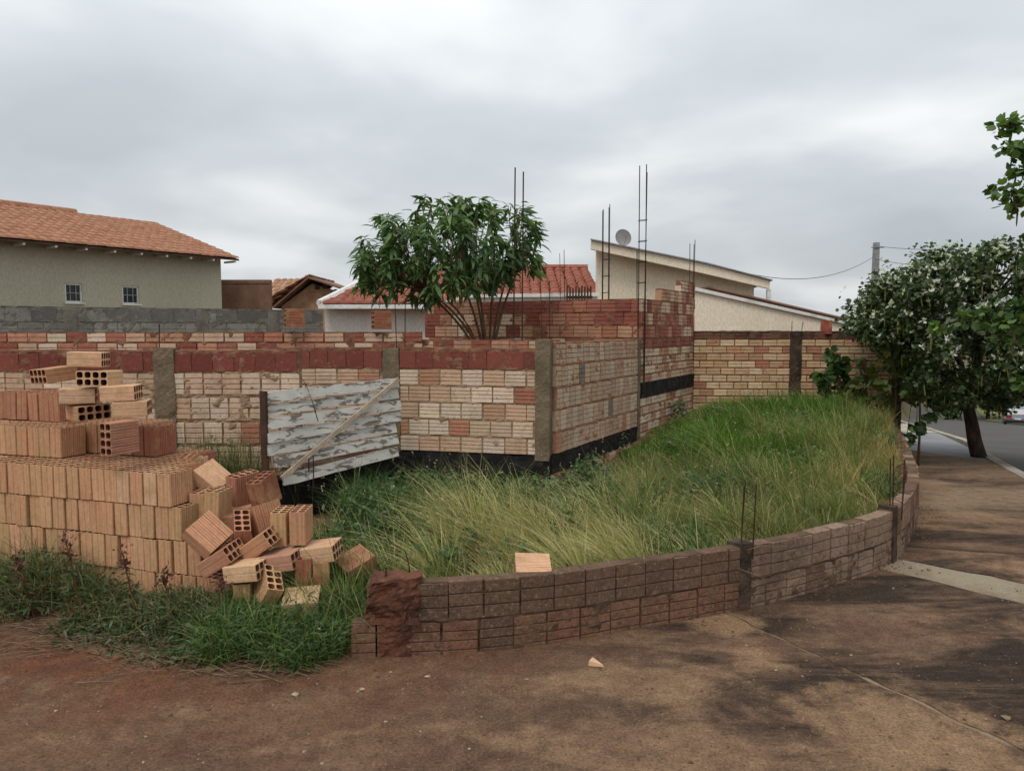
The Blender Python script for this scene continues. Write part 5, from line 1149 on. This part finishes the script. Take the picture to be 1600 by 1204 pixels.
for c_, cols, w_, h0, h1, wd_, ln, spread in (
    (0, [(.48, .42, .23), (.40, .38, .18), (.26, .29, .105), (.16, .22, .07), (.54, .46, .29)], [.30, .28, .22, .08, .12], .24, .46, .0030, (-.62, .30), .34),
    (1, [(.085, .19, .03), (.12, .24, .04), (.065, .14, .028), (.20, .24, .075)], [.4, .3, .25, .05], .14, .36, .0055, (-.22, .0), .45),
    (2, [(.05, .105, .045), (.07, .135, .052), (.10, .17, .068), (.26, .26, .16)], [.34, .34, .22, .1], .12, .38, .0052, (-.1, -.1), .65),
    (4, [(.15, .20, .07), (.20, .23, .09), (.10, .165, .05), (.36, .32, .17), (.28, .22, .12)], [.3, .24, .22, .14, .10], .16, .42, .0036, (-.22, .05), .6),
    (3, [(.42, .33, .17), (.34, .22, .11), (.24, .24, .09), (.30, .28, .12)], [.34, .2, .22, .24], .16, .36, .0030, (-.35, .1), .45)):
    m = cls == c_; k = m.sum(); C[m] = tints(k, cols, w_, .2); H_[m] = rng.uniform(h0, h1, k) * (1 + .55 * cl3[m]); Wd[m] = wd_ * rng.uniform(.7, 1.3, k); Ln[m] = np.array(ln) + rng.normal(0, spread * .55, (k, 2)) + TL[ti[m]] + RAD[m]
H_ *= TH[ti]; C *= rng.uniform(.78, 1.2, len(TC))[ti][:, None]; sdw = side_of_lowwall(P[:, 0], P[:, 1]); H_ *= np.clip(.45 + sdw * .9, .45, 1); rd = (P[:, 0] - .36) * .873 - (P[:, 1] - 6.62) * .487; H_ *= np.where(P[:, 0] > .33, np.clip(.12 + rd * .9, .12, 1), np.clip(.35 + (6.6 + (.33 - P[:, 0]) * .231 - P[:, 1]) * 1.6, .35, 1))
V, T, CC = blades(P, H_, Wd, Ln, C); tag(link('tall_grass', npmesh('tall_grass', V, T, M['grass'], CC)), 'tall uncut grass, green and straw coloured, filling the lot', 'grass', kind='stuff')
# seed stalks standing over the grass
i = rng.choice(len(P), 2200); i = i[(cls[i] != 2) | (rng.random(len(i)) < .3)]; P2 = P[i]; h2 = H_[i] * rng.uniform(1.1, 1.55, len(i)); L2 = Ln[i] * .8 + rng.normal(0, .15, (len(i), 2)); tn = tints(len(i), [(.36, .30, .17), (.30, .26, .14), (.40, .34, .22), (.26, .19, .11)])
b1 = blades(P2, h2, np.full(len(i), .0016), L2, tn); lm = np.linalg.norm(L2, axis=1); tip = P2 + np.concatenate([L2, np.zeros((len(i), 1))], 1) * h2[:, None]; tip[:, 2] += h2 * (1 - .32 * np.minimum(lm, 1.4)); parts = [b1]
for k in range(4):
    dd = rng.normal(0, .5, (len(i), 3)); dd[:, :2] += L2; dd[:, 2] += .4; parts.append(leaves(SMALL, tip - np.array((0, 0, .012 * k)), dd, rng.normal(0, 1, (len(i), 3)), rng.uniform(.010, .020, len(i)), tn))
V, T, CC = join(parts); tag(link('seed_stalks', npmesh('seed_stalks', V, T, M['grass'], CC)), 'pale seed stalks standing above the lot grass', 'grass', kind='stuff')
# broad-leaved weeds among the dark grass near the walls
q = np.where((da > .4) | (nz2(P, 1.9, 21) > .33))[0]; q = rng.choice(q, 16000); P3 = P[q] + np.concatenate([rng.normal(0, .03, (16000, 2)), rng.uniform(.02, .26, (16000, 1)) * np.clip(sdw[q] * 1.4, .2, 1)[:, None]], 1); dd = rng.normal(0, 1, (16000, 3)); dd[:, 2] *= .4; nn_ = rng.normal(0, .5, (16000, 3)); nn_[:, 2] += 1
V, T, CC = leaves(SMALL, P3, dd, nn_, rng.uniform(.025, .065, 16000), tints(16000, [(.06, .12, .045), (.09, .16, .06), (.13, .19, .09), (.045, .085, .035)])); tag(link('lot_weeds', npmesh('lot_weeds', V, T, M['leaf'], CC)), 'low broad-leaved weeds in the dark grass below the brick walls', 'weeds', kind='stuff')
# ---------------- weeds in front of the brick stack
def weedpatch(n, name, label, x0, x1, hfun, dens, blade_cols, leaf_cols):
    P = np.stack([rng.uniform(x0, x1, n), rng.uniform(3.3, 4.7, n), np.zeros(n)], 1); s = (P[:, 0] - ORG.x) * AX.x + (P[:, 1] - ORG.y) * AX.y; b = (P[:, 0] - ORG.x) * BX.x + (P[:, 1] - ORG.y) * BX.y
    ey = edge_y(P[:, 0]) + nz2(P, 3.5, 2) * .14; ok = (P[:, 1] > ey + .03) & ((b < -.03) | (s > .62)) & (P[:, 0] < -.84); P = P[ok]; d = dens(P); P = P[rng.random(len(P)) < d]; P[:, 2] = soilv(P) - .01
    h = hfun(P); m = len(P); k = rng.random(m) < .55; parts = []
    parts.append(blades(P[k], h[k] * rng.uniform(.6, 1.7, k.sum()), rng.uniform(.0018, .004, k.sum()), rng.normal(0, .6, (k.sum(), 2)) + (0, -.25), tints(k.sum(), blade_cols)))
    Q = np.repeat(P[~k], 3, axis=0); mq = len(Q); Q[:, :2] += rng.normal(0, .03, (mq, 2)); Q[:, 2] += np.repeat(h[~k], 3) * rng.uniform(.1, .85, mq); dd = rng.normal(0, 1, (mq, 3)); dd[:, 2] *= .5; nn_ = rng.normal(0, .55, (mq, 3)); nn_[:, 2] += 1
    parts.append(leaves(LONG, Q, dd, nn_, rng.uniform(.018, .055, mq), tints(mq, leaf_cols))); V, T, CC = join(parts); tag(link(name, npmesh(name, V, T, M['leaf'], CC)), label, 'weeds', kind='stuff')
WB = [(.07, .125, .05), (.10, .16, .065), (.16, .20, .10), (.30, .26, .16), (.22, .15, .09)]; WL = [(.04, .075, .03), (.055, .098, .04), (.085, .13, .055), (.03, .052, .026), (.11, .085, .05), (.13, .17, .10)]
def hleft(P): return np.clip(.06 + .25 * np.exp(-((P[:, 0] + 2.85) / .50) ** 2) + .10 * np.exp(-((P[:, 0] + 1.75) / .35) ** 2) + .08 * nz2(P, 3, 4), .05, .5) * ss(-.05, .35, P[:, 1] - edge_y(P[:, 0]))
weedpatch(40000, 'stack_weeds', 'dark leafy weeds growing against the front of the brick stack', -4.0, -1.45, hleft, lambda P: np.clip(.35 + nz2(P, 2.2, 6) * 1.3 + .5 * ss(.15, .4, P[:, 1] - edge_y(P[:, 0])), 0, 1), WB, WL)
weedpatch(17000, 'edge_grass', 'bright green grass at the left end of the low wall', -1.55, -.84, lambda P: np.clip(.20 + .07 * nz2(P, 4, 4), .08, .4), lambda P: np.clip(.65 + nz2(P, 3, 6), 0, 1), [(.08, .16, .04), (.12, .22, .055), (.06, .12, .035), (.22, .24, .10)], WL[:3])
# tufts by the foot of the left bay
c0_ = np.array(at(345, 720, 5.9)); n = 900; P = np.stack([c0_[0] + rng.normal(0, .22, n), 5.85 + rng.normal(0, .07, n), np.zeros(n)], 1); P[:, 2] = soilv(P)
V, T, CC = blades(P, rng.uniform(.4, .85, n), rng.uniform(.003, .005, n), rng.normal(0, .18, (n, 2)), tints(n, [(.07, .12, .04), (.11, .16, .06), (.20, .20, .10)])); tag(link('wall_tuft', npmesh('wall_tuft', V, T, M['grass'], CC)), 'tuft of thin grass standing between the stack and the pale wall', 'grass', kind='stuff')
# plumed weeds with dark red heads
def plume(px, ptop, Y, label, red=True):
    b = at(px, 900, Y); z0 = soil(b.x, Y) - .01; top = at(px + rng.uniform(-30, 30), ptop, Y); base = np.array((b.x, Y, z0)); top = np.array(top); r = empty('plumed_weed', tuple(base), label, 'weed', 'plumed weeds before the stack')
    c = curve(base, top, (0, 0, .0), 7); MB().tube(c, np.linspace(.006, .0025, 7), 5).obj('stem', pmat('red_stem', (.16, .06, .045), (.10, .05, .03), 30, rough=.8, bump=0) if 'red_stem' not in bpy.data.materials else bpy.data.materials['red_stem'], r)
    t = rng.uniform(.1, .8, 46); pos = base + (top - base) * t[:, None]; d = rng.normal(0, 1, (46, 3)); d[:, 2] = d[:, 2] * .4 + .1; n_ = rng.normal(0, .4, (46, 3)); n_[:, 2] += 1
    V, T, CC = leaves(LONG, pos, d, n_, rng.uniform(.06, .12, 46) * (1.15 - t), tints(46, [(.05, .085, .03), (.075, .11, .035), (.12, .06, .04)])); f = link('leaves', npmesh('leaves', V, T, M['leaf'], CC), r); f['kind'] = 'stuff'
    m = 90; t = rng.uniform(.70, 1.0, m); pos = base + (top - base) * t[:, None] + rng.normal(0, .009, (m, 3)); d = rng.normal(0, .8, (m, 3)); d[:, 2] += .7; k = rng.random(m) < .4; pos[k] += d[k] * .02
    V, T, CC = leaves(SMALL, pos, d, rng.normal(0, 1, (m, 3)), rng.uniform(.01, .032, m), tints(m, [(.115, .045, .042), (.085, .035, .036), (.16, .085, .065)])); f = link('plume', npmesh('plume', V, T, M['leaf'], CC), r); f['kind'] = 'stuff'
for k, (px, pt_, Y, lb) in enumerate(((52, 872, 4.05, 'leftmost dark red plumed weed before the stack'), (127, 838, 4.02, 'tallest dark red plumed weed, before the third row of bricks'), (212, 862, 3.98, 'plumed weed bending over the second lowest row of bricks'), (265, 892, 3.90, 'dark plumed weed before the lowest row of bricks'), (330, 905, 3.86, 'rightmost plumed weed, below the tumbled bricks'))): plume(px, pt_, Y, lb)
# ---------------- litter: dry stalks, pebbles, shards
ms = MB()
for k in range(260):
    x = rng.uniform(-2.95, -1.05); y = float(edge_y(x)) + rng.normal(.08, .10); a = rng.uniform(-.7, .7) + (math.pi if rng.random() < .5 else 0); l_ = rng.uniform(.05, .28); z = max(soil(x, y), 0) + rng.uniform(.004, .02)
    ms.tube([(x, y, z), (x + math.cos(a) * l_ * .5, y + math.sin(a) * l_ * .5, z + rng.uniform(0, .02)), (x + math.cos(a) * l_, y + math.sin(a) * l_, max(z - .004, .006))], rng.uniform(.0012, .003), 4)
tag(ms.obj('dry_stalks', M['twig'], None), 'dry brown stalks littering the edge of the pavement', 'dry stalks', kind='stuff')
def pebble(c, r, sq=.6):
    q = []; base = [(0, 0, 1), (.9, 0, .3), (.28, .86, .3), (-.73, .53, .3), (-.73, -.53, .3), (.28, -.86, .3), (.6, .44, -.5), (-.25, .75, -.5), (-.8, 0, -.5), (-.25, -.75, -.5), (.6, -.44, -.5)]
    a = rng.uniform(0, 6.28); ca, sa = math.cos(a), math.sin(a); j = rng.uniform(.7, 1.25, 11); e = rng.uniform(.7, 1.4)
    for (x, y, z), jj in zip(base, j): x *= e; q.append((c[0] + (x * ca - y * sa) * r * jj, c[1] + (x * sa + y * ca) * r * jj, c[2] + z * r * sq))
    f = [(0, i, i % 5 + 1) for i in range(1, 6)] + [(i, i + 5, i % 5 + 1) for i in range(1, 6)] + [(i % 5 + 1, i + 5, i % 5 + 6) for i in range(1, 6)] + [(10, 9, 8, 7, 6)]; return q, f
mg = MB()
for k in range(700):
    px, py = rng.uniform(0, 1600), rng.uniform(890, 1204) if rng.random() < .75 else rng.uniform(960, 1090); c = gnd(px, py)
    if float(side_of_lowwall(np.array([c.x]), np.array([c.y]))[0]) > -.02 and c.x > -.85: continue
    if c.x < -.8 and c.y > edge_y(c.x) - .02: continue
    mg.add(*pebble((c.x, c.y, .001), rng.choice([.0025, .004, .006, .009], p=[.6, .3, .08, .02])))
tag(mg.obj('gravel', M['stone'], None), 'small pale stones scattered over the pavement', 'gravel', kind='stuff')
mc = MB()
for k in range(3200):
    u_ = rng.random()
    if u_ < .35: s_ = rng.uniform(0, 6); p_ = lwp(s_); t_ = lwt(s_); d_ = abs(rng.normal(0, .10)) + .012; c = Vector((p_[0] + t_[1] * d_, p_[1] - t_[0] * d_, 0))
    elif u_ < .6: x_ = rng.uniform(-3.4, -.85); c = Vector((x_, float(edge_y(x_)) - abs(rng.normal(0, .16)), 0))
    else: c = gnd(rng.uniform(0, 1600), rng.uniform(900, 1204))
    if float(side_of_lowwall(np.array([c.x]), np.array([c.y]))[0]) > -.008 and c.x > -.85: continue
    if c.x < -.85 and c.y > edge_y(c.x) + .01: continue
    mc.add(*pebble((c.x, c.y, .001), rng.choice([.002, .0035, .006, .010], p=[.45, .35, .15, .05]), .7))
tag(mc.obj('soil_crumbs', M['dirt'], None), 'brown crumbs of soil scattered along the wall foot and over the pavement', 'soil crumbs', kind='stuff')
def stone(px, py, r, label, mat='stone', sq=.55):
    c = gnd(px, py); o = MB().add(*pebble((c.x, c.y, r * sq * .5), r, sq)).obj('stone', M[mat], None); tag(o, label, 'stone', 'larger stones on the pavement')
stone(461, 1086, .020, 'rounded tan stone on the pavement below the bright green grass'); stone(566, 1077, .013, 'pale stone in front of the red end stub of the low wall'); stone(668, 1057, .013, 'pale chip close to the foot of the low wall, near its end'); stone(1572, 1122, .018, 'tan stone near the lower right corner'); stone(1452, 890, .02, 'light stone on the dark pavement beside the pale strip'); stone(330, 1045, .045, 'flat brown stone in the weeds at the pavement edge', 'twig', .25); stone(823, 1062, .012, 'tiny pale chip at the foot of the low wall, left of the shard'); stone(224, 1191, .010, 'small white stone near the bottom edge on the left')
c = gnd(930, 1041); sh = MB().add([(c.x - .035, c.y + .0, .004), (c.x + .042, c.y - .012, .004), (c.x - .012, c.y + .035, .012), (c.x - .030, c.y + .004, .028), (c.x + .036, c.y - .008, .015), (c.x - .010, c.y + .033, .034)], [(0, 2, 1), (3, 4, 5), (0, 1, 4, 3), (1, 2, 5, 4), (2, 0, 3, 5)]).obj('brick_shard', pmat('pale_clay', (.60, .42, .27), (.50, .32, .2), 30, bump=.2), None); tag(sh, 'pale triangular brick shard on the pavement before the low wall', 'shard')
a = gnd(120, 1070); b = gnd(175, 1068); tw = MB().tube([(a.x, a.y, .012), ((a.x + b.x) / 2, a.y - .015, .022), (b.x, b.y, .012)], [.004, .005, .003], 6).obj('fallen_twig', M['twig'], None); tag(tw, 'bare twig lying on the reddish pavement at the left', 'twig')
